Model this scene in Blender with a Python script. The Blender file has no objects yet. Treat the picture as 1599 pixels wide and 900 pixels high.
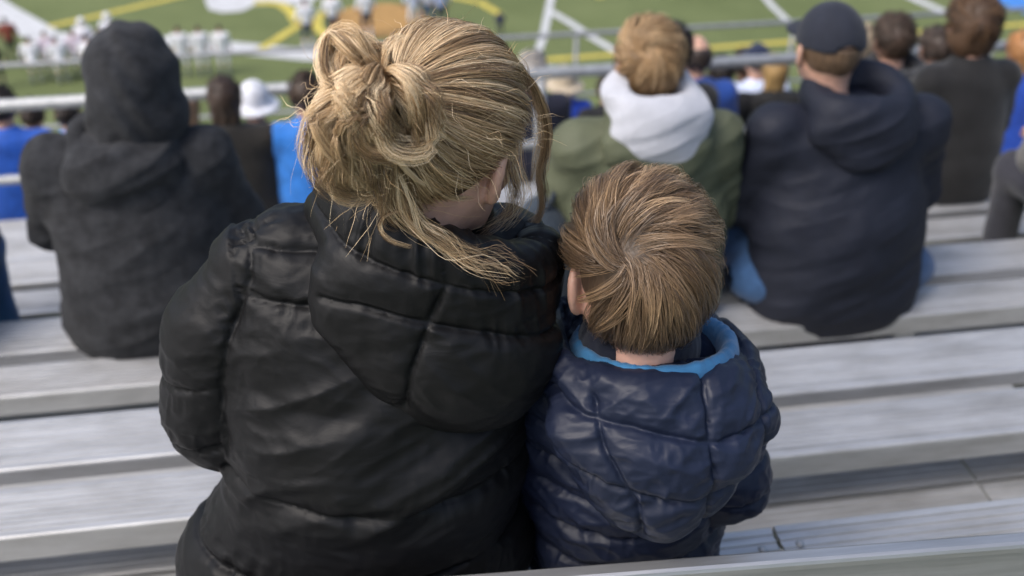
import bpy, bmesh, math, random
import numpy as np
from mathutils import Vector, Matrix
R = math.radians
random.seed(7); RNG = np.random.default_rng(7)
SC = bpy.context.scene
COL = SC.collection

# ------------------------------------------------------------------ camera, sky, sun, exposure
cam_d = bpy.data.cameras.new('camera'); cam = bpy.data.objects.new('camera', cam_d); COL.objects.link(cam)
cam.location = (0, 0, 1.32)
cam.rotation_euler = (R(90 - 34), 0, R(-8.5))
cam_d.sensor_width = 36; cam_d.lens = 36 * 1700 / 1599
cam_d.clip_start = 0.05; cam_d.clip_end = 5000
cam_d.dof.use_dof = True; cam_d.dof.focus_distance = 1.20; cam_d.dof.aperture_fstop = 3.5
cam_d.dof.aperture_blades = 0
SC.camera = cam

SUN_EL, SUN_AZ = R(54), R(-112)         # azimuth measured from +Y towards +X: light comes from the left, a little behind
world = bpy.data.worlds.new('World'); SC.world = world; world.use_nodes = True
wn = world.node_tree.nodes; wl = world.node_tree.links
sky = wn.new('ShaderNodeTexSky'); sky.sky_type = 'NISHITA'; sky.sun_disc = False
sky.sun_elevation = SUN_EL; sky.sun_rotation = SUN_AZ
sky.air_density = 1.0; sky.dust_density = 4.0; sky.ozone_density = 1.0
wn['Background'].inputs['Strength'].default_value = 0.13
wl.new(sky.outputs['Color'], wn['Background'].inputs['Color'])
sun_d = bpy.data.lights.new('sun', 'SUN'); sun = bpy.data.objects.new('sun', sun_d); COL.objects.link(sun)
sun_d.energy = 1.3; sun_d.angle = R(34); sun_d.color = (1.0, 0.975, 0.945)
sdir = Vector((math.sin(SUN_AZ) * math.cos(SUN_EL), math.cos(SUN_AZ) * math.cos(SUN_EL), math.sin(SUN_EL)))
sun.rotation_euler = sdir.to_track_quat('Z', 'Y').to_euler()
sun.location = (0, 0, 30)
SC.view_settings.view_transform = 'Standard'; SC.view_settings.look = 'None'
SC.view_settings.exposure = 0.72; SC.view_settings.gamma = 1.0

# ------------------------------------------------------------------ materials
def _mat(name):
    m = bpy.data.materials.new(name); m.use_nodes = True
    nt = m.node_tree
    return m, nt, nt.nodes['Principled BSDF']
def N(nt, t, **kw):
    n = nt.nodes.new(t)
    for k, v in kw.items():
        if k in n.inputs: n.inputs[k].default_value = v
        else: setattr(n, k, v)
    return n
def coords(nt, scale=(1, 1, 1), rot=(0, 0, 0)):
    tc = N(nt, 'ShaderNodeTexCoord'); mp = N(nt, 'ShaderNodeMapping')
    mp.inputs['Scale'].default_value = scale; mp.inputs['Rotation'].default_value = rot
    nt.links.new(tc.outputs['Object'], mp.inputs['Vector'])
    return mp.outputs['Vector']
def ramp(nt, fac, stops):
    r = N(nt, 'ShaderNodeValToRGB'); e = r.color_ramp.elements
    while len(e) < len(stops): e.new(0.5)
    for i, (p, c) in enumerate(stops):
        e[i].position = p; e[i].color = (*c, 1) if len(c) == 3 else c
    nt.links.new(fac, r.inputs['Fac']); return r.outputs['Color']
def bump(nt, bs, h, strength, dist, prev=None):
    b = N(nt, 'ShaderNodeBump'); b.inputs['Strength'].default_value = strength; b.inputs['Distance'].default_value = dist
    nt.links.new(h, b.inputs['Height'])
    if prev is not None: nt.links.new(prev, b.inputs['Normal'])
    nt.links.new(b.outputs['Normal'], bs.inputs['Normal']); return b.outputs['Normal']
def mat_fabric(name, col, rough=0.85, var=0.25, wr=0.006, wscale=9, sheen=0.2, weave=700, spec=0.3):
    m, nt, bs = _mat(name)
    v = coords(nt)
    n1 = N(nt, 'ShaderNodeTexNoise', Scale=22.0, Detail=6.0, Roughness=0.65); nt.links.new(v, n1.inputs['Vector'])
    lo = tuple(c * (1 - var) for c in col); hi = tuple(min(1, c * (1 + var)) for c in col)
    nt.links.new(ramp(nt, n1.outputs['Fac'], [(0.3, lo), (0.7, hi)]), bs.inputs['Base Color'])
    bs.inputs['Roughness'].default_value = rough; bs.inputs['Specular IOR Level'].default_value = spec
    bs.inputs['Sheen Weight'].default_value = sheen; bs.inputs['Sheen Roughness'].default_value = 0.5
    n2 = N(nt, 'ShaderNodeTexNoise', Scale=float(wscale), Detail=3.0, Distortion=1.2); nt.links.new(v, n2.inputs['Vector'])
    p = bump(nt, bs, n2.outputs['Fac'], 0.6, wr)
    n3 = N(nt, 'ShaderNodeTexNoise', Scale=float(weave), Detail=1.0); nt.links.new(v, n3.inputs['Vector'])
    bump(nt, bs, n3.outputs['Fac'], 0.25, 0.001, p)
    return m
def mat_nylon(name, col, rough=0.42, hi=1.6, spec=0.5):
    m, nt, bs = _mat(name)
    v = coords(nt)
    n0 = N(nt, 'ShaderNodeTexNoise', Scale=7.0, Detail=4.0); nt.links.new(v, n0.inputs['Vector'])
    nt.links.new(ramp(nt, n0.outputs['Fac'], [(0.3, col), (0.75, tuple(c * hi for c in col))]), bs.inputs['Base Color'])
    nr = N(nt, 'ShaderNodeTexNoise', Scale=30.0, Detail=4.0); nt.links.new(v, nr.inputs['Vector'])
    mr = N(nt, 'ShaderNodeMapRange'); mr.inputs['To Min'].default_value = rough - 0.07; mr.inputs['To Max'].default_value = rough + 0.1
    nt.links.new(nr.outputs['Fac'], mr.inputs['Value']); nt.links.new(mr.outputs['Result'], bs.inputs['Roughness'])
    bs.inputs['Specular IOR Level'].default_value = spec
    # fine crumple of thin down-jacket cloth: two stretched noises
    va = coords(nt, (13, 13, 24), (0.25, 0.5, 0.0)); a = N(nt, 'ShaderNodeTexNoise', Scale=1.0, Detail=4.0, Distortion=1.6, Roughness=0.55); nt.links.new(va, a.inputs['Vector'])
    p = bump(nt, bs, a.outputs['Fac'], 0.4, 0.0024)
    vb = coords(nt, (60, 40, 22), (0.0, -0.4, 0.3)); b = N(nt, 'ShaderNodeTexNoise', Scale=1.0, Detail=3.0, Distortion=1.0); nt.links.new(vb, b.inputs['Vector'])
    p = bump(nt, bs, b.outputs['Fac'], 0.30, 0.0012, p)
    c = N(nt, 'ShaderNodeTexNoise', Scale=1400.0, Detail=0.0); nt.links.new(v, c.inputs['Vector'])
    p = bump(nt, bs, c.outputs['Fac'], 0.10, 0.0006, p)
    # sharp little creases
    for sc, rt, ds in (((9, 9, 21), (0.1, 0.45, 0.2), 0.0022), ((16, 14, 30), (0.0, -0.55, 0.6), 0.0014)):
        vr = coords(nt, sc, rt); r = N(nt, 'ShaderNodeTexNoise', Scale=1.0, Detail=3.0, Roughness=0.5, Distortion=0.8); r.noise_type = 'RIDGED_MULTIFRACTAL'
        nt.links.new(vr, r.inputs['Vector']); p = bump(nt, bs, r.outputs['Fac'], 0.9, ds * 1.3, p)
    return m
def mat_alu(name, base=0.60, rough=0.45, metal=0.6, dirt=0.42):
    m, nt, bs = _mat(name)
    v = coords(nt, (1.2, 60, 60)); n = N(nt, 'ShaderNodeTexNoise', Scale=1.0, Detail=6.0, Roughness=0.7); nt.links.new(v, n.inputs['Vector'])
    v2 = coords(nt, (3.5, 14, 14)); n2 = N(nt, 'ShaderNodeTexNoise', Scale=1.0, Detail=5.0, Roughness=0.65); nt.links.new(v2, n2.inputs['Vector'])
    mx = N(nt, 'ShaderNodeMix', data_type='RGBA', blend_type='MULTIPLY'); mx.inputs['Factor'].default_value = 0.8
    nt.links.new(ramp(nt, n.outputs['Fac'], [(0.3, (base * .78, base * .79, base * .80)), (0.7, (base, base * 1.005, base * 1.02))]), mx.inputs[6])
    nt.links.new(ramp(nt, n2.outputs['Fac'], [(0.28, (1 - dirt, 1 - dirt * 1.04, 1 - dirt * 1.1)), (0.6, (1, 1, 1))]), mx.inputs[7])
    nt.links.new(mx.outputs[2], bs.inputs['Base Color'])
    bs.inputs['Metallic'].default_value = metal
    mr = N(nt, 'ShaderNodeMapRange'); mr.inputs['To Min'].default_value = rough - 0.1; mr.inputs['To Max'].default_value = rough + 0.22
    nt.links.new(n.outputs['Fac'], mr.inputs['Value']); nt.links.new(mr.outputs['Result'], bs.inputs['Roughness'])
    p = bump(nt, bs, n.outputs['Fac'], 0.25, 0.0012)
    return m
def mat_plain(name, col, rough=0.6, metal=0.0, var=0.12, scale=12):
    m, nt, bs = _mat(name)
    n = N(nt, 'ShaderNodeTexNoise', Scale=float(scale), Detail=5.0); nt.links.new(coords(nt), n.inputs['Vector'])
    nt.links.new(ramp(nt, n.outputs['Fac'], [(0.3, tuple(c * (1 - var) for c in col)), (0.7, tuple(min(1, c * (1 + var)) for c in col))]), bs.inputs['Base Color'])
    bs.inputs['Roughness'].default_value = rough; bs.inputs['Metallic'].default_value = metal
    return m
def mat_skin(name, col=(0.56, 0.33, 0.24)):
    m, nt, bs = _mat(name)
    n = N(nt, 'ShaderNodeTexNoise', Scale=60.0, Detail=5.0); nt.links.new(coords(nt), n.inputs['Vector'])
    nt.links.new(ramp(nt, n.outputs['Fac'], [(0.3, tuple(c * .86 for c in col)), (0.7, tuple(c * 1.06 for c in col))]), bs.inputs['Base Color'])
    bs.inputs['Roughness'].default_value = 0.5
    bs.inputs['Subsurface Weight'].default_value = 0.15; bs.inputs['Subsurface Radius'].default_value = (0.01, 0.004, 0.002); bs.inputs['Subsurface Scale'].default_value = 0.5
    bump(nt, bs, n.outputs['Fac'], 0.15, 0.0006)
    return m
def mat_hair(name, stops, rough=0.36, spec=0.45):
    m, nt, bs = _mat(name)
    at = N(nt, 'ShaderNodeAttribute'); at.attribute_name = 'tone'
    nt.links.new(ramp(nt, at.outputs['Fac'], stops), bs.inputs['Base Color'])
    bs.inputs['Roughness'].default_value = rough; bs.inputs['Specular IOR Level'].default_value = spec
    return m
def mat_hair_shell(name, col):
    m, nt, bs = _mat(name)
    n = N(nt, 'ShaderNodeTexNoise', Scale=1.0, Detail=5.0, Distortion=1.0); nt.links.new(coords(nt, (110, 110, 24)), n.inputs['Vector'])
    nt.links.new(ramp(nt, n.outputs['Fac'], [(0.3, tuple(c * .62 for c in col)), (0.7, tuple(min(1, c * 1.2) for c in col))]), bs.inputs['Base Color'])
    bs.inputs['Roughness'].default_value = 0.5
    bump(nt, bs, n.outputs['Fac'], 0.5, 0.003)
    return m
MATS = {}
def fab(col, rough=0.85, **kw):
    k = (col, rough, tuple(kw.items()))
    if k not in MATS: MATS[k] = mat_fabric('cloth', col, rough, **kw)
    return MATS[k]
HCOL = {}
def hsh(col):
    if ('h', col) not in MATS: MATS[('h', col)] = mat_hair_shell('hair', col)
    HCOL[MATS[('h', col)].name] = col
    return MATS[('h', col)]
SKIN = mat_skin('skin'); SKIN_CHILD = mat_skin('skin_child', (0.62, 0.36, 0.27)); SKIN_DEEP = mat_skin('skin_deep', (0.22, 0.12, 0.08))
EYE_W = mat_plain('eye_white', (0.8, 0.78, 0.75), 0.2, var=0.02); EYE_D = mat_plain('iris', (0.05, 0.06, 0.07), 0.15, var=0.1)

# ------------------------------------------------------------------ object helpers
def thing(name, label, cat, loc=(0, 0, 0), group=None):
    o = bpy.data.objects.new(name, None); COL.objects.link(o); o.location = loc; o.empty_display_size = 0.1
    o['label'] = label; o['category'] = cat
    if group: o['group'] = group
    return o
def tag(o, label, cat, group=None):
    o['label'] = label; o['category'] = cat
    if group: o['group'] = group
    return o
def mesh_np(name, V, F, smooth=True):
    """F: (n,4) or (n,3) int array"""
    V = np.asarray(V, np.float32); F = np.asarray(F, np.int32)
    me = bpy.data.meshes.new(name); n, k = F.shape
    me.vertices.add(len(V)); me.vertices.foreach_set('co', V.ravel())
    me.loops.add(n * k); me.loops.foreach_set('vertex_index', F.ravel())
    me.polygons.add(n); me.polygons.foreach_set('loop_start', np.arange(0, n * k, k, dtype=np.int32))
    me.polygons.foreach_set('use_smooth', np.full(n, smooth))
    me.update(calc_edges=True)
    return me
def put(name, me, mat, parent=None, world=True):
    """link a mesh; vertices are in world space when world=True (moved into the parent's frame)"""
    o = bpy.data.objects.new(name, me); COL.objects.link(o)
    if mat is not None and not len(me.materials): me.materials.append(mat)
    if parent is not None:
        if world: me.transform(Matrix.Translation(-Vector(parent.location)))
        o.parent = parent
    return o
def join_np(parts):
    Vs, Fs, off = [], [], 0
    for V, F in parts:
        Vs.append(V); Fs.append(np.asarray(F) + off); off += len(V)
    return np.concatenate(Vs), np.concatenate(Fs)

# ------------------------------------------------------------------ numpy noise
def _hash(ix, iy, iz, s):
    h = (ix * 374761393 + iy * 668265263 + iz * 2147483647 + s * 974711) & 0xFFFFFFFF
    h = ((h ^ (h >> 13)) * 1274126177) & 0xFFFFFFFF
    return ((h ^ (h >> 16)) & 0xFFFFFF) / float(0xFFFFFF)
def noise(P, f=1.0, seed=0):
    """smooth value noise in [-1,1]; f scalar or 3-vector"""
    Q = np.asarray(P, np.float64) * np.asarray(f); I = np.floor(Q).astype(np.int64); T = Q - I
    T = T * T * T * (T * (T * 6 - 15) + 10)
    r = 0
    for dx in (0, 1):
        wx = T[..., 0] if dx else 1 - T[..., 0]
        for dy in (0, 1):
            wy = T[..., 1] if dy else 1 - T[..., 1]
            for dz in (0, 1):
                wz = T[..., 2] if dz else 1 - T[..., 2]
                r = r + wx * wy * wz * _hash(I[..., 0] + dx, I[..., 1] + dy, I[..., 2] + dz, seed)
    return r * 2 - 1
def fbm(P, f, seed=0, o=3):
    return sum(noise(P, np.asarray(f) * 2 ** i, seed + i) / 2 ** i for i in range(o))

# ------------------------------------------------------------------ signed distance modelling
def ell(P, c, r):
    q = (P - np.float32(c)); r = np.float32(r)
    a = np.sqrt(((q / r) ** 2).sum(-1)); b = np.sqrt(((q / (r * r)) ** 2).sum(-1))
    return a * (a - 1) / np.maximum(b, 1e-6)
def cone(P, a, b, ra, rb, sq=None):
    a = np.float32(a); b = np.float32(b); s = np.float32(sq) if sq is not None else np.float32(1)
    q = (P - a) / s; d = (b - a) / s
    t = np.clip((q @ d) / (d @ d), 0, 1)
    return np.sqrt(((q - t[..., None] * d) ** 2).sum(-1)) - (ra + (rb - ra) * t)
def smin(a, b, k):
    h = np.maximum(k - np.abs(a - b), 0) / k
    return np.minimum(a, b) - h * h * k * 0.25
def smax(a, b, k): return -smin(-a, -b, k)
def SU(k, *ds):
    r = ds[0]
    for d in ds[1:]: r = smin(r, d, k)
    return r
def surfnets(fn, lo, hi, h):
    lo = np.array(lo, np.float32); hi = np.array(hi, np.float32)
    n = np.ceil((hi - lo) / h).astype(int) + 1
    ax = [lo[i] + h * np.arange(n[i], dtype=np.float32) for i in range(3)]
    V = np.empty(n, np.float32); step = max(1, int(400000 // (n[1] * n[2])))
    for i in range(0, n[0], step):
        G = np.stack(np.meshgrid(ax[0][i:i + step], ax[1], ax[2], indexing='ij'), -1)
        V[i:i + step] = fn(G.reshape(-1, 3)).reshape(G.shape[:3])
    ins = V < 0
    cs = [(a, b, c) for a in (0, 1) for b in (0, 1) for c in (0, 1)]
    def sub(A, c): return A[c[0]:n[0] - 1 + c[0], c[1]:n[1] - 1 + c[1], c[2]:n[2] - 1 + c[2]]
    cnt = sum(sub(ins, c).astype(np.int8) for c in cs)
    act = (cnt > 0) & (cnt < 8)
    idx = np.argwhere(act); cid = np.full(act.shape, -1, np.int32); cid[act] = np.arange(len(idx))
    acc = np.zeros((len(idx), 3), np.float32); num = np.zeros(len(idx), np.float32)
    for c in cs:
        for d in range(3):
            if c[d]: continue
            e = list(c); e[d] = 1
            v0 = V[idx[:, 0] + c[0], idx[:, 1] + c[1], idx[:, 2] + c[2]]; v1 = V[idx[:, 0] + e[0], idx[:, 1] + e[1], idx[:, 2] + e[2]]
            m = (v0 < 0) != (v1 < 0)
            t = np.where(m, v0 / np.where(v0 == v1, 1, v0 - v1), 0)
            p = np.repeat(np.float32([c]), len(idx), 0); p[:, d] = t
            acc += np.where(m[:, None], p, 0); num += m
    P = lo + h * (idx + acc / num[:, None])
    quads = []
    for d in range(3):
        u, w = (d + 1) % 3, (d + 2) % 3
        s0 = [slice(None)] * 3; s1 = [slice(None)] * 3
        s0[d] = slice(0, n[d] - 1); s1[d] = slice(1, n[d])
        A = ins[tuple(s0)]; B = ins[tuple(s1)]
        E = np.argwhere(A != B)
        E = E[(E[:, u] > 0) & (E[:, u] < n[u] - 1) & (E[:, w] > 0) & (E[:, w] < n[w] - 1)]
        flip = A[E[:, 0], E[:, 1], E[:, 2]]
        def cell(du, dw):
            Q = E.copy(); Q[:, u] += du; Q[:, w] += dw
            return cid[Q[:, 0], Q[:, 1], Q[:, 2]]
        q = np.stack([cell(-1, -1), cell(0, -1), cell(0, 0), cell(-1, 0)], -1)
        q[~flip] = q[~flip][:, ::-1]
        quads.append(q)
    F = np.concatenate(quads); F = F[(F >= 0).all(1)]
    return P, F
def subdiv(V, F, lv=1):
    me = mesh_np('tmp', V, F); o = bpy.data.objects.new('tmp', me); COL.objects.link(o)
    md = o.modifiers.new('s', 'SUBSURF'); md.levels = lv; md.render_levels = lv
    dg = bpy.context.evaluated_depsgraph_get(); dg.update()
    m2 = bpy.data.meshes.new_from_object(o.evaluated_get(dg))
    V2 = np.empty(len(m2.vertices) * 3, np.float32); m2.vertices.foreach_get('co', V2)
    Nn = np.empty(len(m2.vertices) * 3, np.float32); m2.vertex_normals.foreach_get('vector', Nn)
    F2 = np.empty(len(m2.loops), np.int32); m2.loops.foreach_get('vertex_index', F2)
    bpy.data.objects.remove(o); bpy.data.meshes.remove(me); bpy.data.meshes.remove(m2)
    return V2.reshape(-1, 3), F2.reshape(-1, 4), Nn.reshape(-1, 3)
def rot_z(a):
    c, s = math.cos(a), math.sin(a); return np.array([[c, -s, 0], [s, c, 0], [0, 0, 1.0]])
def rot_x(a):
    c, s = math.cos(a), math.sin(a); return np.array([[1.0, 0, 0], [0, c, -s], [0, s, c]])
def rot_y(a):
    c, s = math.cos(a), math.sin(a); return np.array([[c, 0, s], [0, 1.0, 0], [-s, 0, c]])

# ------------------------------------------------------------------ hair strands
def spline(C, m):
    C = np.asarray(C, float); k = len(C)
    E = np.vstack([2 * C[0] - C[1], C, 2 * C[-1] - C[-2]])
    t = np.linspace(0, k - 1 - 1e-6, m); i = t.astype(int); u = (t - i)[:, None]
    p0, p1, p2, p3 = E[i], E[i + 1], E[i + 2], E[i + 3]
    return 0.5 * (2 * p1 + (p2 - p0) * u + (2 * p0 - 5 * p1 + 4 * p2 - p3) * u ** 2 + (3 * p1 - p0 - 3 * p2 + p3) * u ** 3)
def lock(C, n, rad, m=14, prof=(0.35, 1.0, 0.8, 0.3), twist=1.2, frizz=0.0015, rng=RNG, flat=0.6, cut=0.0):
    """n strands following one control curve as a bundle"""
    S = spline(C, m); T = np.gradient(S, axis=0); T /= np.linalg.norm(T, axis=1)[:, None] + 1e-9
    ref = np.array([0.3, 0.2, 1.0]); ref = ref / np.linalg.norm(ref)
    A = np.cross(T, ref); A /= np.linalg.norm(A, axis=1)[:, None] + 1e-6
    B = np.cross(T, A)
    t = np.linspace(0, 1, m); pr = np.interp(t, np.linspace(0, 1, len(prof)), prof)
    ang = rng.uniform(0, 2 * np.pi, n)[:, None] + twist * t[None] * rng.uniform(.5, 1.2, n)[:, None]
    r = (np.sqrt(rng.uniform(0, 1, n)) * rad)[:, None] * pr[None]
    O = (np.cos(ang) * r)[..., None] * A[None] + (np.sin(ang) * r * flat)[..., None] * B[None]
    st = S[None] + O
    if frizz:
        ph = rng.uniform(0, 100, (n, 1, 3))
        st = st + frizz * np.sin(ph + t[None, :, None] * rng.uniform(3, 9, (n, 1, 1))) * (0.3 + t[None, :, None])
    if cut:                                   # uneven ends
        e = 1 - cut * rng.uniform(0, 1, (n, 1)) ** 1.5; u = t[None] * e * (m - 1); i = np.minimum(u.astype(int), m - 2); fr = (u - i)[..., None]; k = np.arange(n)[:, None]
        st = st[k, i] * (1 - fr) + st[k, i + 1] * fr
    return st
def ribbons(strands, tone, rad, centre, tip=0.35, rng=RNG, tilt=0.6):
    """flat strands (n,m,3), each turned roughly outwards from centre -> verts, faces, per-vertex tone"""
    S = np.asarray(strands); n, m, _ = S.shape
    T = np.gradient(S, axis=1); T /= np.linalg.norm(T, axis=2, keepdims=True) + 1e-9
    O = S - np.asarray(centre); O /= np.linalg.norm(O, axis=2, keepdims=True) + 1e-9
    A = np.cross(T, O); A /= np.linalg.norm(A, axis=2, keepdims=True) + 1e-6
    B = np.cross(A, T); an = rng.normal(0, tilt, (n, 1, 1))
    A = np.cos(an) * A + np.sin(an) * B
    t = np.linspace(0, 1, m); w = (np.interp(t, [0, .15, .7, 1], [.8, 1, .9, tip]))[None, :, None]
    rad = np.broadcast_to(np.asarray(rad).reshape(-1, 1, 1), (n, 1, 1))
    V = np.stack([S - A * rad * w, S + A * rad * w], 2).reshape(-1, 3)
    b = ((np.arange(n)[:, None] * m + np.arange(m - 1)[None, :]) * 2)
    F = np.stack([b, b + 1, b + 3, b + 2], -1).reshape(-1, 4)
    tone = np.asarray(tone, float)
    tn = np.broadcast_to(tone[:, :, None] if tone.ndim == 2 else tone.reshape(n, 1, 1), (n, m, 2)).reshape(-1)
    return V, F, tn
def tubes(strands, tone, rad, tip=0.35, sides=3):
    """strands (n,m,3) -> verts, faces, per-vertex tone"""
    S = np.asarray(strands); n, m, _ = S.shape
    T = np.gradient(S, axis=1); T /= np.linalg.norm(T, axis=2, keepdims=True) + 1e-9
    ref = np.broadcast_to(np.array([0.21, 0.13, 0.97]), T.shape)
    A = np.cross(T, ref); A /= np.linalg.norm(A, axis=2, keepdims=True) + 1e-6
    B = np.cross(T, A)
    t = np.linspace(0, 1, m); w = (np.interp(t, [0, .15, .7, 1], [.8, 1, .9, tip]))[None, :, None]
    rad = np.broadcast_to(np.asarray(rad).reshape(-1, 1, 1), (n, 1, 1))
    rings = [S + rad * w * (math.cos(2 * math.pi * k / sides) * A + math.sin(2 * math.pi * k / sides) * B) for k in range(sides)]
    V = np.stack(rings, 2).reshape(-1, 3)
    b = (np.arange(n)[:, None, None] * m + np.arange(m - 1)[None, :, None]) * sides
    k = np.arange(sides)[None, None, :]; k2 = (k + 1) % sides
    F = np.stack([b + k, b + k2, b + sides + k2, b + sides + k], -1).reshape(-1, 4)
    tn = np.broadcast_to(np.asarray(tone).reshape(n, -1)[:, :, None] if np.asarray(tone).ndim == 2 else np.asarray(tone).reshape(n, 1, 1), (n, m, sides)).reshape(-1)
    return V, F, tn
def hair_object(name, groups, mat, parent):
    Vs, Fs, Ts, off = [], [], [], 0
    for V, F, T in groups:
        Vs.append(V); Fs.append(F + off); Ts.append(T); off += len(V)
    V = np.concatenate(Vs); me = mesh_np(name, V, np.concatenate(Fs))
    a = me.attributes.new('tone', 'FLOAT', 'POINT'); a.data.foreach_set('value', np.concatenate(Ts).astype(np.float32))
    return put(name, me, mat, parent)

# ------------------------------------------------------------------ ground and playing field
FZ = -12.4
def struct(o): o['kind'] = 'structure'; return o
def sheet(name, pts, z, mat, parent=None, th=None):
    V = [(x, y, z) for x, y in pts]; me = bpy.data.meshes.new(name); me.from_pydata(V, [], [list(range(len(V)))]); me.update()
    return put(name, me, mat, parent, world=False)
def mat_grass():
    m, nt, bs = _mat('turf')
    v = coords(nt)
    a = N(nt, 'ShaderNodeTexNoise', Scale=0.35, Detail=5.0); nt.links.new(v, a.inputs['Vector'])
    b = N(nt, 'ShaderNodeTexNoise', Scale=9.0, Detail=5.0, Roughness=0.7); nt.links.new(v, b.inputs['Vector'])
    mx = N(nt, 'ShaderNodeMix', data_type='RGBA', blend_type='OVERLAY'); mx.inputs['Factor'].default_value = 0.35
    nt.links.new(ramp(nt, a.outputs['Fac'], [(0.3, (0.108, 0.134, 0.054)), (0.7, (0.148, 0.176, 0.076))]), mx.inputs[6])
    nt.links.new(b.outputs['Color'], mx.inputs[7]); 
    hs = N(nt, 'ShaderNodeRGBToBW'); nt.links.new(b.outputs['Color'], hs.inputs['Color']); nt.links.new(hs.outputs['Val'], mx.inputs[7])
    nt.links.new(mx.outputs[2], bs.inputs['Base Color']); bs.inputs['Roughness'].default_value = 0.95
    bs.inputs['Specular IOR Level'].default_value = 0.15
    bump(nt, bs, b.outputs['Fac'], 0.5, 0.04)
    return m
TURF = mat_grass()
GROUND = mat_plain('far_ground', (0.10, 0.12, 0.06), 0.95, var=0.3, scale=0.05)
struct(sheet('ground', [(-2500, -2500), (2500, -2500), (2500, 2500), (-2500, 2500)], FZ - 0.03, GROUND))
field = struct(sheet('playing_field', [(-70, 15), (80, 15), (80, 95), (-70, 95)], FZ, TURF))
W_PAINT = mat_plain('white_paint', (0.50, 0.51, 0.52), 0.85, var=0.12, scale=3)
Y_PAINT = mat_plain('yellow_paint', (0.50, 0.42, 0.08), 0.85, var=0.15, scale=3)
O_PAINT = mat_plain('orange_paint', (0.36, 0.21, 0.07), 0.85, var=0.15, scale=2)
def strip(pts, w, mat, dz=0.008, closed=False):
    P = np.array(pts, float); T = np.gradient(P, axis=0); T /= np.linalg.norm(T, axis=1)[:, None]
    Nn = np.stack([-T[:, 1], T[:, 0]], 1) * w / 2; n = len(P)
    V = np.concatenate([np.c_[P + Nn, np.full(n, FZ + dz)], np.c_[P - Nn, np.full(n, FZ + dz)]])
    F = [(i, i + 1, n + i + 1, n + i) for i in range(n - 1)]
    return put('painted_line', mesh_np('painted_line', V, F, False), mat, field, world=False)
def patch(pts, mat, dz):
    return sheet('painted_patch', pts, FZ + dz, mat, field)
strip([(-19.0, 50.0), (-12.6, 40.5), (-10.66, 37.9)], 1.15, W_PAINT)
strip([(-10.9, 37.75), (-6.0, 36.5), (-1.6, 34.7), (6.5, 32.0)], 0.95, W_PAINT, 0.012)
patch([(-5.5, 42.5), (-5.42, 40.6), (-5.2, 39.6), (-4.7, 39.2), (-4.0, 39.25), (-3.6, 39.8), (-2.4, 39.75), (-1.7, 39.5), (-1.3, 40.3), (-1.4, 42.5)], W_PAINT, 0.010)
def arc(cx, cy, r, a0, a1, k=24): return [(cx + r * math.cos(R(a)), cy + r * math.sin(R(a))) for a in np.linspace(a0, a1, k)]
strip([(-3.6, 40.05), (-3.07, 40.0), (-2.6, 39.7), (-2.24, 38.9), (-2.0, 37.8)], 0.42, Y_PAINT, 0.016)
strip([(-1.6, 38.0), (-1.88, 37.63), (-2.83, 36.0), (-3.2, 35.4)], 0.34, Y_PAINT, 0.020)
strip([(-10.6, 38.7), (-9.34, 39.39), (-6.84, 40.92), (-4.5, 42.4)], 0.32, Y_PAINT, 0.014)
strip(arc(0.8, 37.6, 2.15, 150, 260), 0.40, Y_PAINT, 0.022)
patch(arc(0.85, 37.6, 1.75, 0, 345, 40), O_PAINT, 0.010)
strip([(3.2, 39.9), (3.9, 39.45), (4.63, 38.85), (5.17, 37.6)], 0.32, Y_PAINT, 0.016)
strip([(2.2, 40.3), (4.2, 40.25), (5.0, 40.1)], 0.5, W_PAINT, 0.018)
strip([(8.2, 42.5), (7.25, 38.8), (6.31, 35.05), (5.4, 32.2)], 0.26, W_PAINT, 0.016)
strip([(7.0, 37.6), (7.5, 36.3), (7.98, 34.8), (8.6, 33.2)], 0.30, W_PAINT, 0.024)
strip([(15.3, 40.0), (15.14, 37.0), (15.16, 34.5)], 0.25, W_PAINT, 0.016)
strip([(20.1, 39.0), (20.65, 36.81), (21.3, 34.6)], 0.4, W_PAINT, 0.016)
strip([(5.0, 33.05), (6.0, 33.1), (13.7, 33.4), (23.2, 33.8), (40, 34.4)], 0.30, Y_PAINT, 0.028)
strip([(9.0, 38.8), (12.0, 40.6), (16, 43)], 0.3, Y_PAINT, 0.016)
BLUEP = mat_plain('blue_paint', (0.05, 0.20, 0.55), 0.8, var=0.1, scale=2)
patch([(23.4, 36.6), (27.5, 37.4), (27.2, 35.0), (23.9, 34.7)], BLUEP, 0.012)

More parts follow.
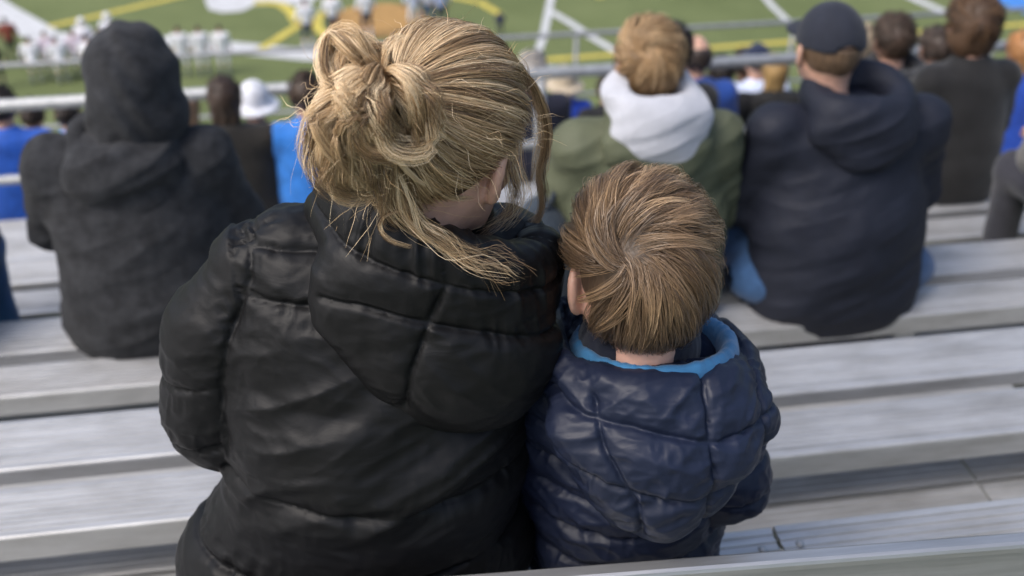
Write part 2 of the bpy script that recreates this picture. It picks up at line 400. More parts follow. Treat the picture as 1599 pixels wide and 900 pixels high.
# ------------------------------------------------------------------ bleachers
ALU = mat_alu('aluminium_plank'); ALU_D = mat_alu('aluminium_worn', 0.56, 0.34, 0.8, 0.2); STEEL = mat_plain('galvanised_steel', (0.40, 0.41, 0.42), 0.55, 0.5, 0.15, 20); RAILM = mat_plain('rail_steel', (0.30, 0.31, 0.33), 0.6, 0.4, 0.15, 20)
CONC = mat_plain('concrete', (0.30, 0.29, 0.27), 0.9, var=0.15, scale=4)
def seat_z(j): return -0.26 * j if j <= 3 else -0.78 - 0.375 * (j - 3)
PITCH = 0.78
def plank_mesh(name, w, hf, hb, L, ribs=8, rib=0.0028):
    """extruded aluminium plank, top at z=0, near edge y=0, far edge y=w; hb = height of the near lip, hf of the far lip"""
    top = [(0.0, -0.006), (0.0018, -0.0018), (0.006, 0.0)]
    y0, y1 = 0.014, w - 0.014
    for i in range(ribs):
        a = y0 + (y1 - y0) * i / ribs; b = y0 + (y1 - y0) * (i + 1) / ribs; q = (b - a)
        top += [(a + q * .12, 0.0), (a + q * .22, -rib), (a + q * .78, -rib), (a + q * .88, 0.0)]
    top += [(w - 0.006, 0.0), (w - 0.0018, -0.0018), (w, -0.006)]
    t = 0.0045
    low = [(w, -hf), (w - 0.016, -hf), (w - 0.016, -hf + t), (w - t, -hf + t), (w - t, -0.009), (w * .5 + t, -0.009), (w * .5 + t, -hf), (w * .5 - t, -hf), (w * .5 - t, -0.009), (t, -0.009), (t, -hb + t), (0.016, -hb + t), (0.016, -hb), (0, -hb)]
    prof = top + low; n = len(prof)
    me = bpy.data.meshes.new(name)
    V = [(0, y, z) for y, z in prof] + [(L, y, z) for y, z in prof]
    F = [(i, n + i, n + (i + 1) % n, (i + 1) % n) for i in range(n)] + [list(range(n)), list(range(2 * n - 1, n - 1, -1))]
    me.from_pydata(V, [], F); me.materials.append(ALU); me.update(); return me
def box_np(lo, hi):
    x0, y0, z0 = lo; x1, y1, z1 = hi
    V = [(x0, y0, z0), (x1, y0, z0), (x1, y1, z0), (x0, y1, z0), (x0, y0, z1), (x1, y0, z1), (x1, y1, z1), (x0, y1, z1)]
    return np.array(V, float), np.array([(0, 3, 2, 1), (4, 5, 6, 7), (0, 1, 5, 4), (1, 2, 6, 5), (2, 3, 7, 6), (3, 0, 4, 7)])
def tube_np(a, b, r, k=12):
    a = np.array(a, float); b = np.array(b, float); t = (b - a) / np.linalg.norm(b - a)
    u = np.cross(t, (0.3, 0.5, 0.8)); u /= np.linalg.norm(u); w = np.cross(t, u)
    g = [2 * math.pi * i / k for i in range(k)]
    ring = np.array([math.cos(x) * u + math.sin(x) * w for x in g]) * r
    V = np.concatenate([a + ring, b + ring, [a], [b]])
    F = [(i, (i + 1) % k, k + (i + 1) % k, k + i) for i in range(k)] + [(2 * k, (i + 1) % k, i, i) for i in range(k)] + [(2 * k + 1, k + i, k + (i + 1) % k, k + (i + 1) % k) for i in range(k)]
    return V, np.array(F)
def solid(name, parts, mat, parent, smooth=False):
    me = bpy.data.meshes.new(name); V, F = join_np(parts)
    me.from_pydata(V.tolist(), [], [list(dict.fromkeys(f)) for f in F.tolist()]); me.update()
    if smooth:
        for p in me.polygons: p.use_smooth = len(p.vertices) == 4
    return put(name, me, mat, parent, world=False)

stand = thing('bleachers', 'brushed aluminium bleachers with plank seats stepping down to the field', 'bleachers')
LSEG = 5.5
NROW = 12
MB = plank_mesh('seat_plank', 0.143, 0.045, 0.062, LSEG - 0.006)
MA = plank_mesh('seat_plank', 0.165, 0.045, 0.040, LSEG - 0.006)
MF = plank_mesh('foot_plank', 0.155, 0.040, 0.040, LSEG - 0.006, 7, 0.002)
JOINT = 0.61
def child(me, name, loc, parent=stand):
    o = bpy.data.objects.new(name, me); COL.objects.link(o); o.location = loc; o.parent = parent; return o
bolt_me = None
def bolt_mesh():
    bm = bmesh.new(); bmesh.ops.create_uvsphere(bm, u_segments=10, v_segments=6, radius=0.0075)
    for v in bm.verts: v.co.z = max(v.co.z, -0.001) * 0.55
    me = bpy.data.meshes.new('bolt'); bm.to_mesh(me); bm.free(); me.materials.append(STEEL)
    for p in me.polygons: p.use_smooth = True
    return me
bolt_me = bolt_mesh()
row_rng = random.Random(3)
for j in range(-1, NROW):
    z = seat_z(j); y = 0.824 + PITCH * j
    off = {0: JOINT, 1: 0.02, 2: 0.45}.get(j, JOINT + row_rng.uniform(-2.4, 2.4))
    nseg0, nseg1 = (-2, 2) if j < 8 else (-3, 3)
    for k in range(nseg0, nseg1):
        x = off + k * LSEG
        if j >= 0:
            pb = child(MB, 'seat_plank', (x, y + row_rng.uniform(-.003, .003), z)); pa = child(MA, 'seat_plank', (x, y + 0.196, z + row_rng.uniform(-.002, .002)))
            if j < 4:
                for pl, w in ((pb, 0.143), (pa, 0.165)):
                    for bx in (0.028, LSEG - 0.034):
                        for by in (0.3, 0.72): child(bolt_me, 'bolt', (bx, w * by, 0.0), pl)
        for fy in (0.475, 0.640, 0.805):
            child(MF, 'foot_plank', (x + 0.7, y + fy, z - 0.42))
# frames under the planks
for k in range(-4, 6):
    x = JOINT - 0.9 + k * 1.83
    parts = []
    for j in range(-1, NROW):
        z = seat_z(j); y = 0.824 + PITCH * j
        if j >= 0:
            parts.append(box_np((x - .03, y + .02, z - .10), (x + .03, y + .34, z - .062)))
            parts.append(box_np((x - .025, y + .15, z - .46), (x + .025, y + .21, z - .10)))
        parts.append(box_np((x - .032, y + .10, z - .50), (x + .032, y + .86, z - .461)))
        zn = seat_z(j + 1)
        parts.append(box_np((x - .028, y + .80, min(zn, z) - .50), (x + .028, y + .86, z - .501)))
    solid('frame', parts, STEEL, stand)
    # columns to the ground
    cols = []
    for j in (0, 4, 8, 11):
        y = 0.98 + PITCH * j; cols.append(box_np((x - .06, y - .06, FZ), (x + .06, y + .06, seat_z(j) - .50)))
    solid('column', cols, STEEL, stand)
# board standing on edge behind the woman and the child, set slightly askew to the rows
zt = 0.302
def board_y(x): return 0.8975 - 0.05 * x        # its far face
th = 0.023
prof = [(-th, -.006), (-th + .002, -.002), (-th + .006, 0), (-.004, 0), (-.001, -.002), (0, -.005), (0, -.23), (-th + .003, -.23), (-th + .003, -.016), (-th, -.014)]
me = bpy.data.meshes.new('back_board'); n = len(prof); X0, X1 = -3.2, 4.3
me.from_pydata([(X0, board_y(X0) + a, zt + b) for a, b in prof] + [(X1, board_y(X1) + a, zt + b) for a, b in prof], [], [(i, n + i, n + (i + 1) % n, (i + 1) % n) for i in range(n)] + [list(range(n)), list(range(2 * n - 1, n - 1, -1))])
me.update(); put('back_board', me, ALU_D, stand, world=False)
for bx in (-2.6, -0.75, 1.25, 3.3):
    y1 = board_y(bx) + 0.003
    solid('bracket', [box_np((bx - .02, y1 + .001, -0.003), (bx + .02, y1 + .007, zt - .03)), box_np((bx - .02, y1 + .007, -.0), (bx + .02, y1 + .06, .006))], STEEL, stand)
# lower walkway and the wall it stands on
yw = 0.824 + PITCH * NROW
zw = seat_z(NROW - 1) - 0.46
for i in range(5):
    child(MF, 'foot_plank', (-14, yw - .28 + .165 * i, zw)); child(MF, 'foot_plank', (-8.5, yw - .28 + .165 * i, zw)); child(MF, 'foot_plank', (-3, yw - .28 + .165 * i, zw)); child(MF, 'foot_plank', (2.5, yw - .28 + .165 * i, zw)); child(MF, 'foot_plank', (8.0, yw - .28 + .165 * i, zw)); child(MF, 'foot_plank', (13.5, yw - .28 + .165 * i, zw))
wallt = thing('retaining_wall', 'grey concrete wall carrying the front edge of the bleachers', 'wall', (0, yw + 0.85, FZ))
solid('wall', [box_np((-20, -0.15, 0), (22, 0.15, zw - FZ - 0.05))], CONC, wallt)

# ------------------------------------------------------------------ guard rails
def guard_rail(label, y, ztop, zfoot, x0, x1, step, r, rails, off=0.0, mat=STEEL):
    t = thing('guard_rail', label, 'railing', (0, y, zfoot))
    H = ztop - zfoot
    solid('top_rail', [tube_np((x0, 0, H), (x1, 0, H), r, 14)], mat, t, True)
    for q in rails: solid('lower_rail', [tube_np((x0, 0, H * q), (x1, 0, H * q), r * .8, 12)], mat, t, True)
    x = x0 + off
    while x < x1:
        solid('post', [tube_np((x, 0, 0), (x, 0, H), r * .95, 12), box_np((x - .06, -.06, 0), (x + .06, .06, .012))], mat, t, True); x += step
    return t
guard_rail('grey metal pipe railing crossing the bleachers behind the blue-clad spectators at left', 6.17, 1.32 - 0.428 * 6.17, seat_z(6) - 0.415, -8, 8.5, 1.75, 0.036, [0.52], 0.35)
guard_rail('long grey metal pipe railing along the front edge, nearest the field', yw + 0.6, 1.32 - 0.389 * (yw + 0.6), zw, -14, 17, 2.4, 0.024, [0.5], 1.9, RAILM)

# ------------------------------------------------------------------ heads and hands (built once, reused)
def head_sdf(P, neck=((0, -0.022, -0.06), (0, -0.040, -0.20), 0.054, 0.058)):
    X = P.copy(); X[:, 0] = np.abs(X[:, 0])
    d = ell(X, (0, -0.006, 0.006), (0.077, 0.097, 0.098))
    d = smin(d, ell(X, (0, 0.034, -0.048), (0.060, 0.062, 0.075)), 0.03)          # face
    d = smin(d, cone(X, (0.050, -0.002, -0.055), (0.026, 0.062, -0.100), 0.020, 0.018), 0.025)   # jaw
    d = smin(d, ell(X, (0, 0.082, -0.102), (0.021, 0.018, 0.018)), 0.02)           # chin
    d = smin(d, ell(X, (0.036, 0.072, -0.040), (0.020, 0.018, 0.018)), 0.02)       # cheek
    d = smin(d, cone(X, (0.012, 0.090, 0.014), (0.042, 0.078, 0.016), 0.009, 0.008), 0.012)  # brow
    d = smax(d, -ell(X, (0.031, 0.102, -0.008), (0.017, 0.014, 0.011)), 0.010)     # eye socket
    d = smin(d, cone(X, (0, 0.094, -0.002), (0, 0.115, -0.040), 0.007, 0.012), 0.010)        # nose
    d = smin(d, ell(X, (0.010, 0.106, -0.045), (0.008, 0.010, 0.007)), 0.006)
    d = smin(d, ell(X, (0, 0.097, -0.068), (0.024, 0.008, 0.006)), 0.006)          # lips
    d = smin(d, ell(X, (0, 0.095, -0.078), (0.021, 0.008, 0.006)), 0.005)
    # ear: rim, bowl and lobe
    q = X - np.float32((0.082, -0.006, -0.020)); c, s = math.cos(0.45), math.sin(0.45)
    q = np.stack([q[:, 0] * c + q[:, 1] * s, -q[:, 0] * s + q[:, 1] * c, q[:, 2] + 0.15 * q[:, 1]], -1)
    e = ell(q, (0.004, 0, 0), (0.009, 0.021, 0.034)); e = smax(e, -ell(q, (0.013, 0.003, 0.004), (0.008, 0.012, 0.022)), 0.004)
    e = smin(e, ell(q, (0.002, 0.004, -0.026), (0.006, 0.010, 0.011)), 0.008)
    d = smin(d, e, 0.006)
    d = smin(d, cone(X, *neck), 0.03)   # neck
    return d
HEAD = surfnets(head_sdf, (-0.105, -0.12, -0.21), (0.105, 0.135, 0.115), 0.0045)
HEAD_CHILD = surfnets(lambda P: head_sdf(P, ((0, -0.008, -0.06), (0, 0.012, -0.20), 0.043, 0.043)), (-0.105, -0.12, -0.21), (0.105, 0.135, 0.115), 0.0045)
HEAD_LO = surfnets(head_sdf, (-0.105, -0.12, -0.21), (0.105, 0.135, 0.115), 0.009)
def ball_np(c, r, u=10, v=8):
    th = np.linspace(0, np.pi, v); ph = np.linspace(0, 2 * np.pi, u, endpoint=False)
    V = np.array([[math.sin(a) * math.cos(b), math.sin(a) * math.sin(b), math.cos(a)] for a in th for b in ph]) * r + np.array(c)
    F = [(i * u + k, (i + 1) * u + k, (i + 1) * u + (k + 1) % u, i * u + (k + 1) % u) for i in range(v - 1) for k in range(u)]
    return V, np.array(F)
EYES = join_np([ball_np((s * 0.031, 0.083, -0.008), 0.0125) for s in (-1, 1)])
IRIS = join_np([ball_np((s * 0.031, 0.0905, -0.008), 0.0058) for s in (-1, 1)])
def hand_sdf(P):
    """right hand, wrist at origin, fingers towards +y, palm down, thumb at -x"""
    d = cone(P, (0, -0.03, 0), (0, 0.01, 0), 0.023, 0.024, (1.15, 1, 0.8))
    d = smin(d, ell(P, (0.002, 0.048, 0), (0.040, 0.048, 0.015)), 0.02)
    for x, l, sp in ((-0.028, 1.0, -0.10), (-0.009, 1.1, -0.03), (0.011, 1.03, 0.04), (0.029, 0.82, 0.12)):
        a = np.array((x, 0.088, 0.002)); b = a + l * np.array((sp * .04, 0.038, -0.010)); c = b + l * np.array((sp * .02, 0.018, -0.020)); e = c + l * np.array((0, 0.004, -0.022))
        d = smin(d, cone(P, a, b, 0.0095, 0.0085), 0.006); d = np.minimum(d, cone(P, b, c, 0.0085, 0.0078)); d = np.minimum(d, cone(P, c, e, 0.0078, 0.0068))
    a = np.array((-0.028, 0.018, -0.004)); b = a + (-0.022, 0.030, -0.010); c = b + (-0.004, 0.026, -0.010); e = c + (0.004, 0.020, -0.004)
    d = smin(d, cone(P, a, b, 0.015, 0.0115), 0.012); d = np.minimum(d, cone(P, b, c, 0.0112, 0.0095)); d = np.minimum(d, cone(P, c, e, 0.0095, 0.008))
    return d
HAND = surfnets(hand_sdf, (-0.08, -0.07, -0.085), (0.06, 0.175, 0.04), 0.0055)
def place_np(M, VF, Rm, t, s=1.0):
    V, F = VF; V2 = (V * s) @ np.asarray(Rm).T + np.asarray(t)
    return (V2, F if np.linalg.det(np.asarray(Rm)) > 0 else F[:, ::-1])
def multi_mesh(name, groups):
    """groups: list of ((V,F), material) -> one mesh with material slots"""
    me = mesh_np(name, *join_np([g[0] for g in groups]))
    mats = []
    idx = []
    for (V, F), m in groups:
        if m not in mats: mats.append(m)
        idx += [mats.index(m)] * len(F)
    for m in mats: me.materials.append(m)
    me.polygons.foreach_set('material_index', np.array(idx, np.int32)); return me

# ------------------------------------------------------------------ head-wear and background hair, head-local
def h_short(P, vol=0.003, nape=-0.085):
    d = ell(P, (0, -0.008, 0.010), (0.078 + vol, 0.098 + vol, 0.098 + vol))
    d = d + 0.0016 * np.sin(P[:, 0] * 70 + 3 * np.sin(P[:, 2] * 40)) * np.sin(P[:, 2] * 55 + P[:, 1] * 30)
    d = smax(d, P[:, 1] - (0.055 + 0.55 * np.maximum(P[:, 2], -0.03)), 0.012)
    d = smax(d, nape - P[:, 2] + 0.4 * np.maximum(P[:, 1] + 0.02, 0), 0.012)
    return d
def h_under(P):   # hair showing below a cap
    return smax(h_short(P, 0.005, -0.085), P[:, 2] - 0.030, 0.01)
def h_long(P):
    d = h_short(P, 0.016, -0.10)
    e = ell(P, (0, -0.045, -0.075), (0.092, 0.062, 0.125)); e = e + 0.006 * np.sin(P[:, 0] * 110 + 2 * np.sin(P[:, 2] * 25))
    return smin(d, e, 0.03)
def h_bob(P):
    d = h_short(P, 0.008, -0.10); e = ell(P, (0, -0.020, -0.045), (0.098, 0.080, 0.085)); e = e + 0.004 * np.sin(P[:, 0] * 120 + P[:, 2] * 18)
    d = smin(d, e, 0.03); return smax(d, P[:, 1] - 0.045 - 0.45 * P[:, 2], 0.015)
def h_fringe(P):  # ring of hair round a bald crown
    d = h_short(P, 0.007, -0.08); return smax(d, P[:, 2] - 0.040 + 0.25 * P[:, 1], 0.012)
def c_cap(P):
    d = ell(P, (0, -0.006, 0.012), (0.091, 0.112, 0.110)); d = smax(d, 0.004 - P[:, 2] - 0.12 * P[:, 1], 0.004)
    d = smax(d, -ell(P, (0, -0.115, 0.012), (0.034, 0.05, 0.026)), 0.004)
    b = ell(P, (0, 0.115, 0.004 - 0.0), (0.075, 0.075, 0.010)); b = smax(b, -(P[:, 1] - 0.04), 0.01)
    d = smin(d, b, 0.008); d = smin(d, ell(P, (0, -0.006, 0.118), (0.009, 0.009, 0.006)), 0.004)
    return d
def c_beanie(P):
    d = ell(P, (0, -0.008, 0.018), (0.096, 0.114, 0.118)); d = smax(d, 0.002 - P[:, 2] - 0.1 * P[:, 1], 0.006)
    q = np.sqrt((P[:, 0] / 0.092) ** 2 + ((P[:, 1] + .006) / 0.110) ** 2); t = np.hypot((q - 1) * 0.1, (P[:, 2] - 0.016 + 0.1 * P[:, 1]) * 0.55) - 0.013
    d = smin(d, t, 0.006); return d + 0.0015 * np.sin(np.arctan2(P[:, 0], P[:, 1]) * 46)
def c_brimhat(P):
    d = ell(P, (0, -0.008, 0.030), (0.102, 0.118, 0.112)); d = smax(d, -0.02 - P[:, 2], 0.01)
    b = ell(P, (0, -0.015, -0.028), (0.165, 0.175, 0.030)); return smin(d, b, 0.03)
def c_hood(P):
    d = ell(P, (0, -0.022, 0.006), (0.112, 0.128, 0.134)); d = smin(d, ell(P, (0, -0.055, -0.10), (0.120, 0.098, 0.10)), 0.06)
    d = smax(d, -ell(P, (0, 0.125, -0.045), (0.078, 0.13, 0.115)), 0.015)
    d = smax(d, -ell(P, (0, 0.01, -0.02), (0.088, 0.108, 0.12)), 0.01)
    return d + 0.004 * np.sin(P[:, 2] * 48 + 5 * np.sin(P[:, 0] * 22) + P[:, 1] * 20)
HEADGEAR = dict(under=(h_under, 'hair'), short=(h_short, 'hair'), long=(h_long, 'hair'), bob=(h_bob, 'hair'), fringe=(h_fringe, 'hair'), cap=(c_cap, 'cap'), beanie=(c_beanie, 'beanie'), brimhat=(c_brimhat, 'hat'), hoodup=(c_hood, 'hood'))
_gear = {}
def gear(kind, h):
    if (kind, h) not in _gear: _gear[(kind, h)] = surfnets(HEADGEAR[kind][0], (-0.19, -0.21, -0.25), (0.19, 0.20, 0.16), h)
    return _gear[(kind, h)]

# ------------------------------------------------------------------ a seated person (back to the camera)
def person(label, x, j, s, jacket, hair=None, trousers=(0.03, 0.03, 0.035), gears=(), hood=None, width=1.0, yaw=0.0, hyaw=0.0, hpitch=0.0, lean=0.06, res=0.02,
           dy=0.0, skin=None, mats=None, fold=0.004, group='spectators on the bleachers', belly=0.0, drop=0.0, sub=0, hem=0.0, seed=0, hs=1.0, hx=0.0, splay=0.0, hup=0.02, hr=1.0, strands=None):
    """jacket: material; gears: list of (kind, material); hood: material of a hood lying on the back"""
    z0 = seat_z(j); y0 = 1.07 + PITCH * j + dy
    root = thing('person', label, 'person', (x, y0, z0), group)
    sk = skin or SKIN
    Rz = rot_z(-yaw); w = width
    sh = 0.205 * w
    L = lean
    shl = np.array((0.5 * L, 0.0))
    def tr(V): return (np.asarray(V) * s) @ Rz.T + np.array((x, y0, z0))
    hipc = (0, 0.0, 0.10)
    head_c = np.array((hx, 0.035 + L * 1.45, 0.755 - drop)) 
    S_ = [(sg * (sh - 0.035), L * 0.95, 0.530 - drop * .6) for sg in (-1, 1)]
    Eb = [(sg * (sh + 0.030 * w), 0.06 + L, 0.270) for sg in (-1, 1)]
    Wr = [(sg * 0.10, 0.30 + L, 0.20) for sg in (-1, 1)]
    Kn = [(sg * (0.13 + splay), 0.45, 0.075) for sg in (-1, 1)]
    An = [(sg * (0.12 + splay), 0.43, -0.34 / s * 1.0) for sg in (-1, 1)]
    Hp = [(sg * (0.085 + splay * .5), 0.02, 0.095) for sg in (-1, 1)]
    def jac(P):
        d = ell(P, (0, 0.0, 0.11), (0.210 * w, 0.150 + belly, 0.21 + 1.1 * max(0, -hem - 0.04)))
        d = smin(d, cone(P, (-0.085 * w, 0, 0.03), (0.085 * w, 0, 0.03), 0.125 + belly, 0.125 + belly), 0.05)
        d = smin(d, ell(P, (0, 0.01 + L * .35, 0.28), (0.212 * w, 0.138 + belly * .7, 0.20)), 0.06)
        d = smin(d, ell(P, (0, L * .8, 0.45 - drop * .5), (0.195 * w, 0.118, 0.16)), 0.06)
        d = smin(d, cone(P, S_[0], S_[1], 0.068, 0.068), 0.06)
        d = smin(d, cone(P, (0, L, 0.53 - drop * .6), (head_c[0] * .5, 0.01 + L * 1.1, 0.625 - drop), 0.09, 0.062), 0.06)
        for k in (0, 1):
            d = smin(d, SU(0.03, cone(P, S_[k], Eb[k], 0.072, 0.058), cone(P, Eb[k], Wr[k], 0.056, 0.042)), 0.035)
        d = smax(d, hem - 0.005 - P[:, 2] + 0.45 * np.clip(P[:, 1] + 0.12, 0, 0.2), 0.015)
        d = smax(d, P[:, 2] - (0.635 - drop), 0.012)
        return d + fold * fold_fn(P, seed)
    if mats is None: mats = {}
    # body: one skin surface from head to hands and feet, mostly under the clothes
    def bod(P):
        d = cone(P, (0, 0.0, 0.12), (0, L * .9, 0.48 - drop * .5), 0.11, 0.10, (1.2, 1, 1))
        d = smin(d, cone(P, (0, L * .95, 0.50 - drop * .5), head_c * (1, 1, 1) - (0, 0.03, 0.12), 0.06, 0.05), 0.04)
        for k in (0, 1):
            d = smin(d, SU(0.03, cone(P, S_[k], Eb[k], 0.045, 0.037), cone(P, Eb[k], Wr[k], 0.036, 0.026)), 0.03)
            d = smin(d, SU(0.03, cone(P, Hp[k], Kn[k], 0.070, 0.052), cone(P, Kn[k], An[k], 0.048, 0.034)), 0.03)
        return d
    B = surfnets(bod, (-0.42, -0.2, -0.44 / s), (0.42, 0.62, 0.80), max(res, 0.022))
    Hm = rot_z(-hyaw) @ rot_x(-hpitch)
    hd = HEAD if res < 0.012 else HEAD_LO
    G = [((tr(B[0]), B[1]), sk)]
    def head_tr(VF): return (tr((VF[0] * hs) @ Hm.T + head_c), VF[1])
    G.append((head_tr(hd), sk)); G.append((head_tr(EYES), EYE_W)); G.append((head_tr(IRIS), EYE_D))
    for k, sg in ((0, -1), (1, 1)):
        Mh = rot_z(-sg * -0.5) @ np.diag((float(sg), 1, 1))
        V, F = HAND; G.append(((tr((V @ Mh.T) + np.array(Wr[k])), F if sg > 0 else F[:, ::-1]), sk))
    put('body', multi_mesh('body', G), None, root)
    J = surfnets(jac, (-0.46, -0.30, -0.22), (0.46, 0.55, 0.70), res)
    V, F = J
    if sub: V, F, Nn = subdiv(V, F, 1); V = V + Nn * (fold * .8 * crease(V, seed))[:, None]
    put('jacket', mesh_np('jacket', tr(V), F), jacket, root)
    def tro(P):
        d = ell(P, (0, 0.005, 0.105 - 0.15 * splay), (0.168 * w + 0.62 * splay, 0.132 + belly * .6, 0.108))
        for k in (0, 1): d = smin(d, SU(0.03, cone(P, Hp[k], Kn[k], 0.088, 0.068), cone(P, Kn[k], An[k], 0.066, 0.055)), 0.04)
        d = smax(d, P[:, 2] - 0.20, 0.01); return d + 0.003 * fold_fn(P, seed + 5)
    T = surfnets(tro, (-0.32, -0.26, -0.42 / s), (0.32, 0.58, 0.26), max(res, 0.014))
    put('trousers', mesh_np('trousers', tr(T[0]), T[1]), mats.get('trousers') or fab(trousers, 0.9), root)
    for k in (0, 1):
        fz = -0.42 / s
        def shoe(P):
            d = SU(0.03, ell(P, (An[k][0], An[k][1] + 0.06, fz + 0.045), (0.045, 0.135, 0.045)), cone(P, (An[k][0], An[k][1], fz + .05), (An[k][0], An[k][1], fz + 0.10), 0.048, 0.05))
            return smax(d, fz + 0.002 - P[:, 2], 0.006)
        Sh = surfnets(shoe, (An[k][0] - .09, An[k][1] - .13, fz - .02), (An[k][0] + .09, An[k][1] + .23, fz + .17), 0.016)
        put('shoe', mesh_np('shoe', tr(Sh[0]), Sh[1]), DARKSHOE, root)
    for kind, m in gears:
        if kind in ('short', 'bob', 'long', 'fringe') and strands is None and m.name in HCOL:
            if (m.name, 's') not in MATS:
                c_ = HCOL[m.name]; MATS[(m.name, 's')] = mat_hair('hair_strands', [(0.0, tuple(v * .4 for v in c_)), (0.5, c_), (1.0, tuple(min(1, v * 1.9) for v in c_))], 0.45)
            if 'bg' not in _gear: _gear['bg'] = [boy_hair(150, 6, m=7, seed=80 + q) for q in range(3)]
            S, tn = _gear['bg'][seed % 3]
            if kind == 'fringe': kq = S[:, 0, 2] < 0.035; S, tn = S[kq], tn[kq]
            S = tr((S.reshape(-1, 3) * hs * 1.05) @ Hm.T + head_c).reshape(S.shape)
            hair_object('hair', [ribbons(S, tn, 0.0013, tr(head_c[None])[0], 0.3)], MATS[(m.name, 's')], root)
        g = gear(kind, 0.007 if res < 0.012 else 0.011)
        put(HEADGEAR[kind][1], mesh_np(HEADGEAR[kind][1], *head_tr(g)), m, root)
    if strands is not None:
        S, tn = boy_hair(strands[1], 9, m=8, seed=seed + 70)
        S = tr((S.reshape(-1, 3) * hs * 1.03) @ Hm.T + head_c).reshape(S.shape)
        hair_object('hair', [ribbons(S, tn, 0.0006, tr(head_c[None])[0], 0.3)], strands[0], root)
    if hood is not None:
        for hi, hm in enumerate(hood if isinstance(hood, (list, tuple)) else [hood]):
            q = 1.0 - 0.0 * hi
            up = 0.05 * hi + hup; big = 1.0 - 0.06 * hi
            def hoo(P):
                c = np.array((0, L, 0.56 - drop + up))
                d = ell(P, c + (0, -0.095, -0.020), (0.155 * big, 0.058, 0.085)); d = smin(d, ell(P, c + (0.01, -0.108, -0.085), (0.085, 0.045, 0.060)), 0.05)
                rr = np.sqrt(((P[:, 0]) / (0.118 * hr)) ** 2 + ((P[:, 1] - c[1] + 0.02) / (0.105 * hr)) ** 2)
                ring = np.hypot((rr - 1) * 0.11, (P[:, 2] - c[2] - 0.045 + 0.25 * (P[:, 1] - c[1]) * -1) * 0.8) - 0.036
                d = smin(d, ring, 0.05)
                return d + 0.007 * fold_fn(P, seed + 9 + hi)
            Hd = surfnets(hoo, (-0.24, -0.28, 0.33), (0.24, 0.28, 0.76), max(res, 0.009))
            V, F = Hd
            if sub: V, F, Nn = subdiv(V, F, 1); V = V + Nn * (0.007 * crease(V, seed + 3))[:, None]
            put('hood', mesh_np('hood', tr(V), F), hm, root)
    return root
def fold_fn(P, seed):
    q = P + np.float32(seed * 1.37)
    a = np.sin(q[:, 2] * 34 + 3.0 * np.sin(q[:, 0] * 7 + seed) + 6 * q[:, 1]) * np.sin(q[:, 0] * 9 + 2.2 * np.sin(q[:, 2] * 8))
    b = np.sin(q[:, 2] * 17 - q[:, 0] * 13 + 2 * np.sin(q[:, 1] * 12))
    return 0.7 * a + 0.6 * b
def crease(P, seed):
    c, s = math.cos(0.35), math.sin(0.35)
    Q = np.stack([P[:, 0] * c + P[:, 2] * s, P[:, 1], -P[:, 0] * s + P[:, 2] * c], -1)
    n = noise(Q, (5, 6, 19), seed); r = 1 - np.abs(n) * 2
    n2 = noise(Q, (9, 9, 40), seed + 1)
    return 0.9 * r + 0.35 * n2
DARKSHOE = mat_plain('shoe', (0.03, 0.03, 0.032), 0.6)

# ------------------------------------------------------------------ the woman and the child
def polydist(P2, poly):
    d = np.full(len(P2), 9.0)
    for a, b in zip(poly[:-1], poly[1:]):
        a = np.array(a); b = np.array(b); e = b - a
        t = np.clip(((P2 - a) @ e) / (e @ e), 0, 1); d = np.minimum(d, np.linalg.norm(P2 - a - t[:, None] * e, axis=1))
    return d
def quilt(V, Nn, planes, polys, A=0.009, w=0.022, pucker=0.0042, seed=0, limit=None):
    """puffed panels between stitched seams, gathered close to the stitches"""
    f = np.ones(len(V)); near = np.full(len(V), 9.0)
    for z0, ax, ay, st in planes:
        d = np.abs(V[:, 2] - (z0 + ax * V[:, 0] + ay * V[:, 1])) + 0.004 * noise(V, 18, seed + 3)
        f *= 1 - st * np.exp(-(np.maximum(d, 0) / w) ** 1.1); near = np.where(st > 0.5, np.minimum(near, np.abs(d)), near)
    P2 = V[:, [0, 2]]
    for poly, st, back in polys:
        d = polydist(P2, poly); d = np.where(Nn[:, 1] < back, d, 9.0)
        f *= 1 - st * np.exp(-(d / w) ** 1.1); near = np.minimum(near, d)
    pk = (1 - 2 * np.abs(noise(V + 0.012 * noise(V, 20, seed + 9)[:, None], (70, 70, 12), seed))) * (0.4 + 0.6 * noise(V, 14, seed + 8)) * np.exp(-near / 0.024)
    return A * (f - 0.6) + pucker * pk - 0.0045 * np.exp(-(near / 0.0032) ** 2)
def crumple(V, f, seed, warp=0.03):
    """short sharp creases running every way"""
    Q = V + warp * np.stack([noise(V, 11, seed + 1), noise(V, 11, seed + 2), noise(V, 11, seed + 3)], -1)
    a = 1 - 2 * np.abs(noise(Q, (f, f, f * 1.5), seed)); b = 1 - 2 * np.abs(noise(Q + 5.3, (f * 1.9, f * 1.9, f * 2.6), seed + 4))
    return a + 0.5 * b
def folds(V, ang, f, seed, sharp=1.0):
    c, s = math.cos(ang), math.sin(ang)
    Q = np.stack([V[:, 0] * c + V[:, 2] * s, V[:, 1], -V[:, 0] * s + V[:, 2] * c], -1)
    Q = Q + 0.02 * np.stack([noise(V, 9, seed + 7)] * 3, -1)
    n = noise(Q, f, seed); return 1 - np.abs(n) ** sharp * 2

